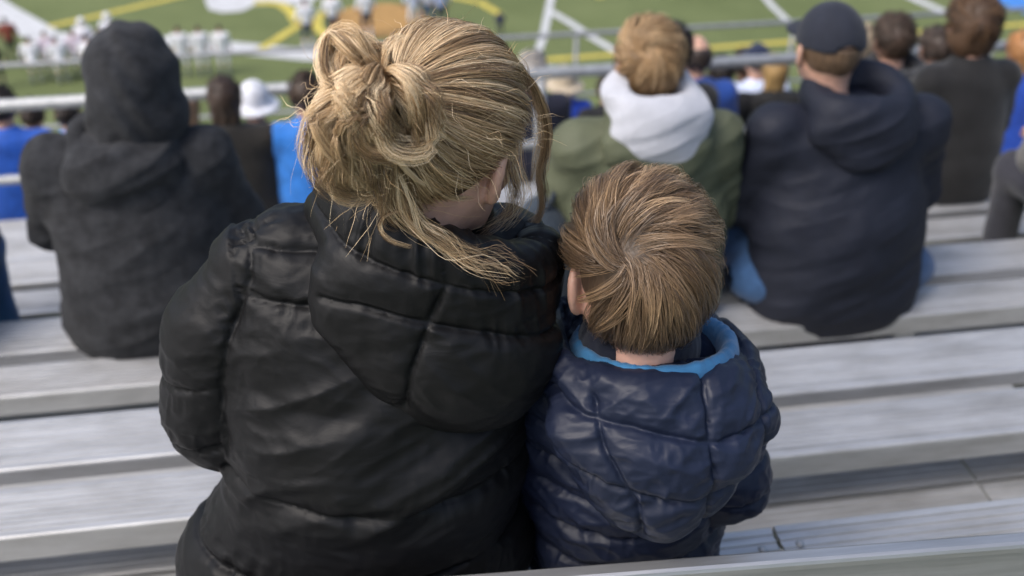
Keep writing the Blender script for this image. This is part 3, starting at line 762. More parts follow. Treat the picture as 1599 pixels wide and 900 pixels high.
NYLON_BLACK = mat_nylon('black_nylon', (0.0050, 0.0050, 0.0055), 0.50, 1.5, 0.24)
NYLON_NAVY = mat_nylon('navy_nylon', (0.0080, 0.0115, 0.026), 0.45, 1.7, 0.30)
LINING = mat_fabric('sky_blue_lining', (0.034, 0.15, 0.31), 0.75, 0.2, 0.004, 30, 0.2, 900)
NAVY_KNIT = fab((0.008, 0.010, 0.020), 0.9)
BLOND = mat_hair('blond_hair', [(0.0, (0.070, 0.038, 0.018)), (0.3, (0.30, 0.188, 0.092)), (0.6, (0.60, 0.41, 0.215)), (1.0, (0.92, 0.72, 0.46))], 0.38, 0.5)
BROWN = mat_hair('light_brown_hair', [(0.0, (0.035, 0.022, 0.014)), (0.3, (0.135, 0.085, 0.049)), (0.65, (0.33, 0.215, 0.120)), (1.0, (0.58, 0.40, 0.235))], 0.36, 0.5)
SCALP_B = mat_hair_shell('hair_roots', (0.09, 0.056, 0.032)); SCALP_C = mat_hair_shell('child_hair_roots', (0.085, 0.055, 0.034))

MOM = thing('person', 'woman with messy blond bun in black quilted jacket, head turned to the child', 'person', (-0.03, 1.10, 0.0))
def mom_jacket(P):
    d = ell(P, (-0.055, 1.090, 0.15), (0.245, 0.160, 0.17))
    d = smin(d, ell(P, (-0.015, 1.095, 0.33), (0.195, 0.145, 0.17)), 0.07)
    d = smin(d, ell(P, (-0.005, 1.125, 0.47), (0.205, 0.125, 0.17)), 0.07)
    d = smin(d, cone(P, (-0.100, 1.150, 0.600), (0.150, 1.160, 0.565), 0.072, 0.072), 0.06)
    d = smin(d, cone(P, (0.03, 1.14, 0.58), (0.07, 1.15, 0.66), 0.10, 0.07), 0.05)
    la = SU(0.035, cone(P, (-0.126, 1.150, 0.592), (-0.210, 1.135, 0.390), 0.070, 0.068), cone(P, (-0.208, 1.135, 0.395), (-0.08, 1.37, 0.30), 0.064, 0.046))
    ra = SU(0.035, cone(P, (0.165, 1.170, 0.560), (0.175, 1.290, 0.40), 0.070, 0.060), cone(P, (0.175, 1.290, 0.40), (0.05, 1.43, 0.28), 0.058, 0.046))
    la = smin(la, ell(P, (-0.190, 1.142, 0.478), (0.082, 0.074, 0.105)), 0.04)
    d = smin(d, la, 0.010); d = smin(d, ra, 0.03)
    d = smax(d, -0.005 - P[:, 2], 0.02)
    return d
V, F = surfnets(mom_jacket, (-0.32, 0.88, -0.03), (0.30, 1.52, 0.76), 0.0075)
V, F, Nn = subdiv(V, F, 1)
arm = (cone(V, (-0.175, 1.150, 0.590), (-0.215, 1.135, 0.395), 0.07, 0.066) < 0.012) & (V[:, 0] < -0.165)
armhole = [(-0.137, 0.69), (-0.147, 0.624), (-0.160, 0.594), (-0.182, 0.539), (-0.197, 0.483), (-0.200, 0.40)]
dT = quilt(V, Nn, [(0.651, -0.02, 0, 0.9), (0.600, -0.02, 0, 0.9), (0.470, -0.16, 0, 0.45), (0.350, -0.05, 0, 0.9), (0.235, 0, 0, 0.8), (0.10, 0, 0, 0.9)], [(armhole, 0.95, 0.9)], A=0.011, w=0.018, seed=11)
dA = quilt(V, Nn, [(0.545, 0.30, 0, 0.55), (0.455, 0.30, 0, 0.6), (0.375, 0.3, 0, 0.6)], [(armhole, 0.95, 0.9)], A=0.009, w=0.020, seed=12)
# long gathered folds: diagonal across the small of the back, steeper at the flank, fine horizontal ones under the yoke
g1 = np.clip((0.56 - V[:, 2]) / 0.08, 0, 1) * np.clip((V[:, 2] - 0.30) / 0.05, 0, 1)
fo = g1 * (0.0080 * folds(V, 0.50, (3.5, 4, 19), 21) + 0.0022 * folds(V, 0.30, (8, 8, 42), 22))
fo += (1 - g1) * (0.0020 * folds(V, 0.10, (4, 4, 17), 23) + 0.0008 * folds(V, -0.2, (10, 10, 40), 24))
fa = 0.0030 * folds(V, -0.95, (4, 4, 17), 25) + 0.0012 * folds(V, -0.6, (12, 12, 40), 26)
cr = 0.0013 * crumple(V, 22, 61)
V = V + Nn * (np.where(arm, dA + fa, dT + fo) + cr)[:, None]
V[:, 1] = np.where(V[:, 2] < 0.31, np.maximum(V[:, 1], board_y(V[:, 0]) + 0.004), V[:, 1])
put('jacket', mesh_np('jacket', V, F), NYLON_BLACK, MOM)
# hood lying on the back, with the stand collar round the neck
ct, st_ = math.cos(0.42), math.sin(0.42)
def mom_hood(P):
    c = np.float32((0.078, 1.125, 0.638)); q = P - c
    q = np.stack([q[:, 0] * ct - q[:, 2] * st_, q[:, 1], q[:, 0] * st_ + q[:, 2] * ct], -1)      # collar slopes down to the right
    rr = np.sqrt((q[:, 0] / 0.122) ** 2 + ((q[:, 1]) / 0.108) ** 2)
    ring = np.hypot((rr - 1) * 0.115, (q[:, 2] - 0.006 + 0.10 * q[:, 1] + 0.75 * np.maximum(q[:, 1], 0)) * 0.72) - 0.034
    bag = ell(q, (0.012, -0.085, -0.055), (0.152, 0.061, 0.093))
    bag = smin(bag, ell(q, (0.056, -0.108, -0.108), (0.100, 0.053, 0.075)), 0.06)
    return smin(ring, bag, 0.035)
V, F = surfnets(mom_hood, (-0.15, 0.86, 0.38), (0.31, 1.29, 0.80), 0.006)
V, F, Nn = subdiv(V, F, 1)
dh = quilt(V, Nn, [], [([(0.075, 0.66), (0.055, 0.62), (0.030, 0.56), (0.02, 0.50)], 0.9, 0.4), ([(-0.064, 0.634), (-0.022, 0.634), (0.031, 0.621), (0.114, 0.597), (0.197, 0.562), (0.26, 0.54)], 0.9, 0.5),
                       ([(-0.09, 0.712), (0.009, 0.681), (0.121, 0.645), (0.230, 0.605)], 0.8, 0.5)], A=0.010, w=0.017, pucker=0.004, seed=31)
top = np.clip((V[:, 2] + 0.44 * V[:, 0] - 0.668) / 0.03, 0, 1)          # the collar tunnel is gathered by its cord
ang = np.arctan2(V[:, 0] - 0.072, V[:, 1] - 1.125)
fo = top * 0.004 * (1 - 2 * np.abs(noise(np.stack([ang * 5, V[:, 2] * 9, V[:, 1] * 0], -1), 1.6, 33))) + (1 - top) * (0.0025 * folds(V, -0.35, (4, 4, 16), 34) + 0.001 * folds(V, -0.9, (9, 9, 36), 35))
V = V + Nn * (dh + fo + 0.0012 * crumple(V, 19, 62))[:, None]; V[:, 1] = np.where(V[:, 2] < 0.31, np.maximum(V[:, 1], board_y(V[:, 0]) + 0.004), V[:, 1])
put('hood', mesh_np('hood', V, F), NYLON_BLACK, MOM)

MC = np.array((0.088, 1.120, 0.777)); MR = rot_z(R(-42)) @ rot_y(R(4)) @ rot_x(R(-20))
def body_parts(neck_to, limbs, Mr, Mc, hs, wrists, sk, tr_=0.10, head=None):
    def bod(P):
        d = cone(P, neck_to[0], neck_to[1], tr_, tr_ * .85, (1.15, 1, 1))
        d = smin(d, cone(P, neck_to[1], Mc + Mr @ np.array((0, -0.03, -0.10)) * hs, 0.048 * hs, 0.043 * hs), 0.03)
        for a, b, ra, rb in limbs: d = smin(d, cone(P, a, b, ra, rb), 0.03)
        return d
    B = surfnets(bod, (-0.35, 0.86, -0.46), (0.65, 1.70, 0.85), 0.016)
    G = [(B, sk)]
    for src, m in ((head or HEAD, sk), (EYES, EYE_W), (IRIS, EYE_D)): G.append((((src[0] * hs) @ Mr.T + Mc, src[1]), m))
    for w, sg, yw_ in wrists:
        Mh = rot_z(yw_) @ np.diag((float(sg), 1, 1)); Vh, Fh = HAND
        G.append((((Vh * hs) @ Mh.T + np.array(w), Fh if sg > 0 else Fh[:, ::-1]), sk))
    return multi_mesh('body', G)
put('body', body_parts(((-0.03, 1.12, 0.14), (0.04, 1.17, 0.53)), [((-0.13, 1.155, 0.58), (-0.205, 1.135, 0.40), .045, .038), ((-0.205, 1.135, 0.40), (-0.06, 1.40, 0.29), .036, .026),
    ((0.165, 1.17, 0.56), (0.175, 1.29, 0.40), .045, .038), ((0.175, 1.29, 0.40), (0.04, 1.45, 0.275), .036, .026), ((-0.12, 1.12, 0.10), (-0.15, 1.54, 0.09), .07, .052), ((-0.15, 1.54, 0.09), (-0.14, 1.52, -0.34), .048, .034),
    ((0.05, 1.12, 0.10), (0.06, 1.54, 0.09), .07, .052), ((0.06, 1.54, 0.09), (0.06, 1.52, -0.34), .048, .034)], MR, MC, 1.0, [((-0.06, 1.40, 0.29), -1, -0.5), ((0.04, 1.45, 0.275), 1, 0.5)], SKIN, 0.07), None, MOM)
def trousers(hips, knees, ankles, r0, r1, r2, mat, root, box):
    def f(P):
        d = ell(P, np.mean(hips, 0) + np.array((0, -0.01, 0.005)), (0.17 if r0 > .07 else 0.12, 0.12 if r0 > .07 else 0.10, 0.095))
        for a, b, c in zip(hips, knees, ankles): d = smin(d, SU(0.03, cone(P, a, b, r0, r1), cone(P, b, c, r1, r2)), 0.04)
        return smax(d, 0.002 - P[:, 2] - 10 * np.maximum(P[:, 1] - 1.24, 0), 0.01) + 0.003 * fold_fn(P, 4)
    V, F = surfnets(f, box[0], box[1], 0.014); put('trousers', mesh_np('trousers', V, F), mat, root)
    for a in ankles:
        fz = -0.416
        def shoe(P):
            d = SU(0.03, ell(P, (a[0], a[1] + 0.055, fz + 0.045), (0.043, 0.125, 0.045)), cone(P, (a[0], a[1], fz + .05), (a[0], a[1], fz + .10), .046, .048)); return smax(d, fz - P[:, 2], 0.006)
        V, F = surfnets(shoe, (a[0] - .09, a[1] - .12, fz - .02), (a[0] + .09, a[1] + .22, fz + .17), 0.010); put('shoe', mesh_np('shoe', V, F), DARKSHOE, root)
trousers([(-0.12, 1.12, 0.095), (0.05, 1.12, 0.095)], [(-0.15, 1.54, 0.085), (0.06, 1.54, 0.085)], [(-0.14, 1.52, -0.33), (0.06, 1.52, -0.33)], .085, .066, .055, fab((0.02, 0.025, 0.04), 0.9), MOM, ((-0.32, 0.95, -0.40), (0.25, 1.66, 0.24)))
put('earring', mesh_np('earring', *[(lambda V, F: ((V @ MR.T) + MC, F))(*ball_np((0.0865, 0.004, -0.047), 0.0030))][0]), mat_plain('pearl', (0.8, 0.78, 0.74), 0.15, 0.3), MOM)

# --- woman's hair
HR = np.array((0.0885, 0.1085, 0.106)); HOFF = np.array((0, -0.006, 0.008))
def hair_base_sdf(P):
    d = ell(P, HOFF, HR - 0.003)
    az = np.degrees(np.abs(np.arctan2(P[:, 0], P[:, 1]))); thr = np.interp(az, [0, 45, 68, 85, 100, 120, 145, 180], [.066, .05, .012, -.002, -.018, -.050, -.078, -.085])
    return smax(d, thr - P[:, 2], 0.006)
V, F = surfnets(hair_base_sdf, (-0.11, -0.13, -0.11), (0.11, 0.12, 0.13), 0.005)
put('hair_base', mesh_np('hair_base', V @ MR.T + MC, F), SCALP_B, MOM)
TIE_W = np.array((0.030, 1.035, 0.868)); TIE = MR.T @ (TIE_W - MC); TD = (TIE - HOFF) / HR; TD /= np.linalg.norm(TD)
def slerp(a, b, t):
    c = np.clip((a * b).sum(-1), -1, 1); om = np.arccos(c)[:, None, None]; so = np.maximum(np.sin(om), 1e-4)
    return np.sin((1 - t) * om) / so * a[:, None] + np.sin(t * om) / so * b[None, None] if b.ndim == 1 else None
def swept(n_guides, per, m=13, seed=1):
    rng = np.random.default_rng(seed)
    D = rng.normal(size=(n_guides * 5, 3)); D /= np.linalg.norm(D, axis=1)[:, None]
    az = np.degrees(np.abs(np.arctan2(D[:, 0], D[:, 1]))); thr = np.interp(az, [0, 45, 68, 85, 100, 120, 145, 180], [.60, .46, .10, -.06, -.22, -.52, -.76, -.80])
    D = D[(D[:, 2] > thr)]
    edge = np.exp(-(D[:, 2] - np.interp(np.degrees(np.abs(np.arctan2(D[:, 0], D[:, 1]))), [0, 45, 68, 85, 100, 120, 145, 180], [.60, .46, .10, -.06, -.22, -.52, -.76, -.80])) / 0.16)
    keep = rng.uniform(size=len(D)) < 0.28 + 0.72 * edge
    D = D[keep & ((D @ TD) < 0.93)][:n_guides]; g = len(D)
    t = np.linspace(0, 1, m)[None, :, None]
    pth = slerp(D, TD, t)
    # sideways bow so that the sweep is not perfectly straight, and a droop of the lower hair
    side = np.cross(D, TD); side /= np.linalg.norm(side, axis=1)[:, None] + 1e-6
    pth = pth + np.sin(np.pi * t) * (rng.normal(0, 0.045, g)[:, None, None]) * side[:, None]
    pth[..., 2] -= (np.sin(np.pi * t) * 0.10 * np.clip(0.5 - D[:, 2], 0, 1)[:, None, None])[..., 0]
    pth /= np.linalg.norm(pth, axis=2, keepdims=True)
    lift = (0.002 + 0.010 * rng.beta(1.4, 3, g))[:, None, None]
    W = HOFF + pth * (HR + lift * np.sin(np.pi * np.clip(t * 1.05, 0, 1)) ** .7 + 0.014 * t ** 4)
    tw = rng.uniform(0, 1, g)
    out, tone = [], []
    t1 = t[0, :, 0]
    for i in range(g):
        o = rng.normal(0, 1, (per, 1, 3)); o /= 1 + np.abs(o)
        spread = np.interp(t1, [0, .3, .8, 1], [0.0110, 0.0085, 0.0060, 0.0045])[None, :, None]
        s = W[i][None] + o * spread * (1, 1, 1)
        ph = rng.uniform(0, 6.28, (per, 1, 1)); s = s + 0.0006 * np.sin(ph + t[0][None] * rng.uniform(6, 16, (per, 1, 1))) * rng.normal(0, 1, (per, 1, 3))
        q = (s - HOFF); nn = np.linalg.norm(q / HR, axis=2, keepdims=True); s = HOFF + q * np.maximum(1, 0.995 / nn)
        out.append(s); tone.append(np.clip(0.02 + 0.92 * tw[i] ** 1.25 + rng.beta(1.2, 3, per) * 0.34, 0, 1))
    return np.concatenate(out), np.concatenate(tone)
S, tn = swept(620, 40, seed=5)
S = S @ MR.T + MC
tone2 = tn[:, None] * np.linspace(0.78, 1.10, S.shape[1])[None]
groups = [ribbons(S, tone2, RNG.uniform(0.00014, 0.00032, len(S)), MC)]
LOCKS = {
    'tuft_a': [(0.024, 1.025, 0.884), (0.012, 1.010, 0.914), (-0.005, 1.020, 0.933), (-0.025, 1.030, 0.927), (-0.032, 1.020, 0.908), (-0.020, 1.000, 0.893), (0.004, 0.995, 0.882)],
    'tuft_b': [(0.023, 1.020, 0.890), (0.004, 1.000, 0.927), (-0.014, 1.020, 0.941), (-0.028, 1.015, 0.927), (-0.025, 0.995, 0.905), (-0.002, 0.990, 0.891)],
    'tuft_c': [(0.024, 1.020, 0.891), (0.019, 1.010, 0.918), (0.007, 1.015, 0.931), (-0.010, 1.010, 0.929), (-0.015, 1.000, 0.911), (0.002, 0.990, 0.897)],
    'coil': [(0.023, 1.000, 0.900), (0.045, 0.985, 0.898), (0.056, 0.980, 0.875), (0.050, 0.980, 0.851), (0.027, 0.970, 0.850), (0.004, 0.965, 0.862), (-0.002, 0.965, 0.881), (0.005, 0.975, 0.896), (0.023, 0.985, 0.903)],
    'crescent': [(0.024, 1.000, 0.902), (0.041, 0.985, 0.906), (0.053, 0.975, 0.893), (0.056, 0.980, 0.865), (0.048, 0.995, 0.836), (0.035, 1.010, 0.815)],
    'ball': [(0.020, 0.995, 0.906), (0.012, 0.968, 0.903), (0.005, 0.955, 0.890), (0.008, 0.960, 0.869), (0.019, 0.978, 0.846), (0.033, 1.000, 0.827)],
    'ball2': [(0.018, 0.995, 0.902), (-0.001, 0.970, 0.900), (-0.011, 0.960, 0.884), (-0.006, 0.965, 0.860), (0.009, 0.980, 0.839), (0.027, 1.000, 0.824)],
    'wrap': [(0.018, 0.985, 0.913), (0.020, 0.955, 0.905), (0.020, 0.948, 0.885), (0.023, 0.958, 0.858), (0.032, 0.985, 0.822), (0.053, 1.010, 0.782), (0.084, 1.030, 0.749), (0.114, 1.050, 0.736)],
    'fan_a': [(0.016, 1.000, 0.898), (-0.010, 0.985, 0.904), (-0.036, 0.978, 0.887), (-0.052, 0.980, 0.852), (-0.053, 0.985, 0.816), (-0.039, 0.995, 0.786), (-0.014, 1.005, 0.773), (0.011, 1.020, 0.782)],
    'fan_b': [(0.015, 1.000, 0.894), (-0.009, 0.978, 0.898), (-0.032, 0.968, 0.880), (-0.045, 0.970, 0.848), (-0.042, 0.980, 0.813), (-0.026, 0.995, 0.785), (-0.003, 1.010, 0.779)],
    'fan_c': [(0.015, 1.000, 0.890), (-0.005, 0.972, 0.893), (-0.025, 0.962, 0.872), (-0.032, 0.965, 0.843), (-0.028, 0.978, 0.810), (-0.012, 0.995, 0.788), (0.008, 1.015, 0.790)],
    'fan_d': [(0.014, 1.000, 0.886), (-0.003, 0.968, 0.884), (-0.016, 0.960, 0.862), (-0.018, 0.965, 0.832), (-0.009, 0.985, 0.800), (0.011, 1.010, 0.789)],
    'fan_e': [(0.017, 1.000, 0.893), (-0.013, 0.990, 0.906), (-0.042, 0.985, 0.892), (-0.054, 0.985, 0.863), (-0.056, 0.990, 0.826), (-0.048, 0.995, 0.798), (-0.030, 1.000, 0.775)],
    'under': [(0.013, 0.990, 0.839), (0.008, 0.985, 0.820), (0.010, 0.992, 0.791), (0.015, 1.000, 0.764), (0.019, 1.005, 0.741)],
    'under2': [(0.027, 1.000, 0.828), (0.020, 0.995, 0.807), (0.016, 1.000, 0.779), (0.018, 1.005, 0.749), (0.030, 1.005, 0.729)],
    'long': [(0.026, 1.000, 0.819), (0.020, 1.000, 0.782), (0.029, 1.000, 0.747), (0.053, 0.995, 0.723), (0.083, 0.990, 0.708), (0.113, 0.985, 0.695), (0.147, 0.980, 0.677)],
    'long2': [(0.038, 1.010, 0.802), (0.042, 1.010, 0.764), (0.058, 1.005, 0.734), (0.080, 1.000, 0.713), (0.111, 0.995, 0.697), (0.141, 0.985, 0.689), (0.165, 0.985, 0.678)],
    'long3': [(0.030, 1.000, 0.811), (0.034, 1.000, 0.770), (0.047, 1.000, 0.734), (0.073, 0.995, 0.713), (0.106, 0.985, 0.692), (0.131, 0.980, 0.678), (0.147, 0.978, 0.668)],
    'loop': [(0.055, 1.010, 0.743), (0.031, 1.000, 0.753), (0.012, 0.990, 0.753), (0.009, 0.985, 0.741), (0.020, 0.980, 0.729), (0.038, 0.980, 0.721)],
    'face': [(0.169, 1.130, 0.863), (0.198, 1.160, 0.816), (0.214, 1.170, 0.762), (0.211, 1.165, 0.718), (0.199, 1.160, 0.678)],
    'face2': [(0.181, 1.150, 0.843), (0.207, 1.170, 0.791), (0.215, 1.170, 0.741), (0.206, 1.165, 0.699), (0.210, 1.160, 0.668), (0.204, 1.160, 0.637), (0.176, 1.150, 0.629), (0.147, 1.140, 0.638)],
    'face3': [(0.178, 1.150, 0.778), (0.172, 1.120, 0.748), (0.177, 1.120, 0.714), (0.168, 1.120, 0.680), (0.148, 1.120, 0.656)],
    'face4': [(0.171, 1.140, 0.791), (0.161, 1.100, 0.775), (0.155, 1.085, 0.755), (0.165, 1.100, 0.705), (0.150, 1.100, 0.680), (0.111, 1.060, 0.677)],
    'arc': [(0.023, 1.000, 0.892), (0.024, 1.000, 0.915), (0.030, 1.000, 0.936), (0.041, 1.010, 0.942), (0.048, 1.010, 0.940)],
}
BUN = np.array((0.0, 1.03, 0.83)); BUNC = np.array((0.020, 1.0, 0.862))
def add_lock(key, n, rad, tone=(0.45, 0.95), jit=0.0, sub_locks=5, m=18, prof=(0.4, 1, 0.9, 0.5), w=(0.00013, 0.00028), frizz=0.0016, flat=0.6, cut=0.0):
    C = np.array(LOCKS[key]) + (0, 0, -0.006)
    if key.startswith('fan'): C = BUNC + (C - BUNC) * (0.80, 0.95, 0.87)
    for k in range(sub_locks):
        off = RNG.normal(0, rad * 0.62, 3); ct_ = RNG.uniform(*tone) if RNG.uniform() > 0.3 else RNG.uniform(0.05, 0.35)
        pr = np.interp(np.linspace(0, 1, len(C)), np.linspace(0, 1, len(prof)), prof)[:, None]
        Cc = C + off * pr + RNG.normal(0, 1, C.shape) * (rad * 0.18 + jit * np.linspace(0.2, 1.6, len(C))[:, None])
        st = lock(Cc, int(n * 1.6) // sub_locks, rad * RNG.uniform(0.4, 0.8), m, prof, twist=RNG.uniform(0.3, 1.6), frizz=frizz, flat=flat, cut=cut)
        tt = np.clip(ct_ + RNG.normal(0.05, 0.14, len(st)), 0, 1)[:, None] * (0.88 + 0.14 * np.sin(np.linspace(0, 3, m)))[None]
        groups.append(ribbons(st, tt, RNG.uniform(*w, len(st)), BUN if st[..., 1].mean() < 1.03 else MC))
add_lock('tuft_a', 420, 0.010, sub_locks=11, cut=0.4, frizz=0.004); add_lock('tuft_b', 360, 0.009, sub_locks=8); add_lock('tuft_c', 420, 0.009, sub_locks=7, tone=(0.25, 0.7))
add_lock('coil', 800, 0.014, sub_locks=16, flat=1.0, tone=(0.3, 0.95)); add_lock('crescent', 800, 0.014, sub_locks=16, flat=1.0, tone=(0.3, 0.95)); add_lock('ball', 1000, 0.018, sub_locks=18, tone=(0.4, 1.0), flat=1.0, prof=(0.3, 1, 1, 0.5)); add_lock('ball2', 900, 0.016, sub_locks=16, tone=(0.25, 0.9), flat=1.0, prof=(0.3, 1, 1, 0.5))
for kf in ('fan_a', 'fan_b', 'fan_c', 'fan_d', 'fan_e'): add_lock(kf, 760, 0.0115, sub_locks=13, prof=(0.45, 1, 1.15, 1.0), tone=(0.3, 1.0), frizz=0.0022, cut=0.25)
add_lock('wrap', 110, 0.004, sub_locks=2, tone=(0.8, 1.0))
add_lock('under', 130, 0.011, sub_locks=7, tone=(0.1, 0.5), cut=0.6); add_lock('under2', 130, 0.011, sub_locks=7, tone=(0.1, 0.5), cut=0.5)
for kf in ('long', 'long2', 'long3'): add_lock(kf, 62, 0.007, sub_locks=7, prof=(0.6, 1, 1.2, 1.5), tone=(0.2, 0.95), frizz=0.004, cut=0.6, jit=0.0035)
add_lock('loop', 34, 0.002, sub_locks=2, tone=(0.7, 0.9))
add_lock('face', 130, 0.007, sub_locks=5, cut=0.5, frizz=0.003, tone=(0.5, 0.95)); add_lock('face2', 130, 0.006, sub_locks=4, cut=0.5, frizz=0.003, tone=(0.5, 0.95)); add_lock('face3', 80, 0.009, sub_locks=5, cut=0.5, frizz=0.004, tone=(0.5, 0.9)); add_lock('face4', 70, 0.009, sub_locks=5, cut=0.5, frizz=0.004, tone=(0.5, 0.9))
add_lock('arc', 26, 0.003, sub_locks=3, tone=(0.7, 0.95))
# core of the bun, so that it does not see through
V, F = surfnets(lambda P: SU(0.03, ell(P, (0.018, 1.000, 0.846), (0.030, 0.022, 0.034)), ell(P, (-0.012, 1.018, 0.815), (0.028, 0.016, 0.040)), cone(P, (0.02, 1.01, 0.86), (0.04, 1.05, 0.84), 0.022, 0.025), ell(P, (-0.005, 1.03, 0.90), (0.016, 0.010, 0.020))), (-0.08, 0.94, 0.74), (0.09, 1.10, 0.95), 0.005)
put('hair_base', mesh_np('hair_base', V, F), SCALP_B, MOM)
# fly-away hairs
fw = []
for i in range(620):
    d = RNG.normal(size=3); d /= np.linalg.norm(d); d[2] = abs(d[2]) * .8 if i % 2 else d[2]
    if i % 3 == 0:
        c = np.array((-0.005, 1.005, 0.84)); p = c + d * (0.055, 0.03, 0.07)
    else:
        loc = HOFF + d / np.linalg.norm(d) * HR; p = MC + MR @ loc
        if (MR @ d)[2] < -0.35: p = MC + MR @ (HOFF + np.array((0.3 * d[0], -0.85, -0.62 + 0.2 * d[2])) * HR)
    dirv = d + RNG.normal(0, 0.9, 3); dirv /= np.linalg.norm(dirv); L = RNG.uniform(0.012, 0.055); cur = RNG.normal(0, 0.6, 3)
    tt = np.linspace(0, 1, 9)[:, None]; fw.append(p + L * (dirv * tt + cur * tt ** 2 * 0.6 + (0, 0, -0.3) * tt ** 2) + 0.002 * np.sin(tt * 9 + i))
groups.append(ribbons(np.array(fw), RNG.uniform(0.5, 1, len(fw)), 0.00022, MC, 0.3))
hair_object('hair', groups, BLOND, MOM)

# ------------------------------------------------------------------ child
BOY = thing('person', 'small child with light brown hair in navy quilted hooded jacket', 'person', (0.33, 1.08, 0.0))
def boy_jacket(P):
    d = ell(P, (0.330, 1.095, 0.11), (0.140, 0.120, 0.14))
    d = smin(d, ell(P, (0.330, 1.090, 0.24), (0.140, 0.118, 0.15)), 0.05)
    d = smin(d, ell(P, (0.332, 1.080, 0.36), (0.136, 0.100, 0.11)), 0.05)
    d = smin(d, cone(P, (0.240, 1.070, 0.425), (0.425, 1.070, 0.420), 0.056, 0.056), 0.05)
    d = smin(d, cone(P, (0.325, 1.065, 0.42), (0.318, 1.065, 0.50), 0.075, 0.062), 0.04)
    ra = SU(0.03, cone(P, (0.435, 1.070, 0.410), (0.466, 1.055, 0.245), 0.055, 0.049), cone(P, (0.466, 1.055, 0.245), (0.40, 1.25, 0.17), 0.047, 0.036))
    la = SU(0.03, cone(P, (0.235, 1.075, 0.410), (0.215, 1.110, 0.25), 0.054, 0.047), cone(P, (0.215, 1.110, 0.25), (0.28, 1.27, 0.17), 0.046, 0.036))
    d = smin(d, ra, 0.016); d = smin(d, la, 0.02)
    return smax(d, 0.0 - P[:, 2], 0.015)
V, F = surfnets(boy_jacket, (0.13, 0.90, -0.02), (0.55, 1.36, 0.58), 0.0062)
V, F, Nn = subdiv(V, F, 1)
dq = quilt(V, Nn, [(0.10, 0.05, 0, 0.9), (0.165, 0.04, 0, 0.9), (0.225, 0.04, 0, 0.9), (0.285, 0.03, 0, 0.9), (0.345, 0.0, 0, 0.9), (0.405, 0.0, 0, 0.9)], [([(0.405, 0.46), (0.415, 0.40), (0.425, 0.30), (0.43, 0.20)], 0.9, 0.6)], A=0.010, w=0.013, pucker=0.0040, seed=41)
fo = 0.0022 * folds(V, 0.35, (9, 9, 28), 42) + 0.0020 * folds(V, -0.5, (16, 16, 58), 43)
V = V + Nn * (dq + fo + 0.0013 * crumple(V, 34, 63))[:, None]; V[:, 1] = np.where(V[:, 2] < 0.31, np.maximum(V[:, 1], board_y(V[:, 0]) + 0.004), V[:, 1])
put('jacket', mesh_np('jacket', V, F), NYLON_NAVY, BOY)
def boy_hood(P):
    c = np.float32((0.330, 1.060, 0.469)); q = P - c
    rr = np.sqrt((q[:, 0] / 0.120) ** 2 + ((q[:, 1]) / 0.114) ** 2)
    ring = np.hypot((rr - 1) * 0.116, (q[:, 2] - 0.002 + 0.10 * q[:, 1] + 0.10 * q[:, 0]) * 0.62) - 0.024
    bag = ell(q, (0.000, -0.098, -0.020), (0.142, 0.066, 0.072))
    bag = smin(bag, ell(q, (-0.004, -0.124, -0.062), (0.094, 0.064, 0.070)), 0.05); bag = smin(bag, ell(q, (-0.014, -0.132, -0.100), (0.056, 0.052, 0.050)), 0.04)
    return smin(ring, bag, 0.03)
V, F = surfnets(boy_hood, (0.13, 0.86, 0.28), (0.53, 1.23, 0.62), 0.0052)
V, F, Nn = subdiv(V, F, 1)
dq = quilt(V, Nn, [], [([(0.364, 0.537), (0.365, 0.477), (0.373, 0.419), (0.363, 0.339)], 0.95, 0.5), ([(0.236, 0.511), (0.241, 0.469), (0.279, 0.400), (0.29, 0.34)], 0.9, 0.5), ([(0.443, 0.505), (0.448, 0.448), (0.443, 0.382), (0.408, 0.329)], 0.9, 0.6),
      ([(0.17, 0.49), (0.234, 0.494), (0.276, 0.493), (0.333, 0.482), (0.375, 0.470), (0.47, 0.470)], 0.95, 0.6), ([(0.17, 0.437), (0.247, 0.424), (0.297, 0.413), (0.369, 0.398), (0.48, 0.390)], 0.9, 0.6)], A=0.010, w=0.013, pucker=0.0040, seed=51)
fo = 0.0022 * folds(V, -0.45, (9, 9, 30), 52) + 0.0020 * folds(V, 0.5, (15, 15, 60), 53)
V = V + Nn * (dq + fo + 0.0013 * crumple(V, 34, 63))[:, None]; V[:, 1] = np.where(V[:, 2] < 0.31, np.maximum(V[:, 1], board_y(V[:, 0]) + 0.004), V[:, 1])
put('hood', mesh_np('hood', V, F), NYLON_NAVY, BOY)
def ring_sdf(c, rx, ry, tube, tilt, zs):
    def f(P):
        q = P - np.float32(c); rr = np.sqrt((q[:, 0] / rx) ** 2 + (q[:, 1] / ry) ** 2)
        return np.hypot((rr - 1) * (rx + ry) / 2, (q[:, 2] - tilt * q[:, 1]) * zs) - tube + 0.0006 * np.sin(np.arctan2(q[:, 0], q[:, 1]) * 31 + 4 * np.sin(np.arctan2(q[:, 0], q[:, 1]) * 5))
    return f
V, F = surfnets(ring_sdf((0.336, 1.052, 0.490), 0.094, 0.094, 0.0125, -0.26, 0.50), (0.18, 0.92, 0.42), (0.48, 1.20, 0.62), 0.0045)
put('hood_lining', mesh_np('hood_lining', V, F), LINING, BOY)
V, F = surfnets(ring_sdf((0.318, 1.056, 0.498), 0.064, 0.066, 0.013, -0.26, 0.36), (0.20, 0.95, 0.43), (0.45, 1.18, 0.60), 0.0045)
put('collar', mesh_np('collar', V, F), NAVY_KNIT, BOY)
BC = np.array((0.311, 1.050, 0.617)); BR = rot_z(R(-1)) @ rot_x(R(-12))
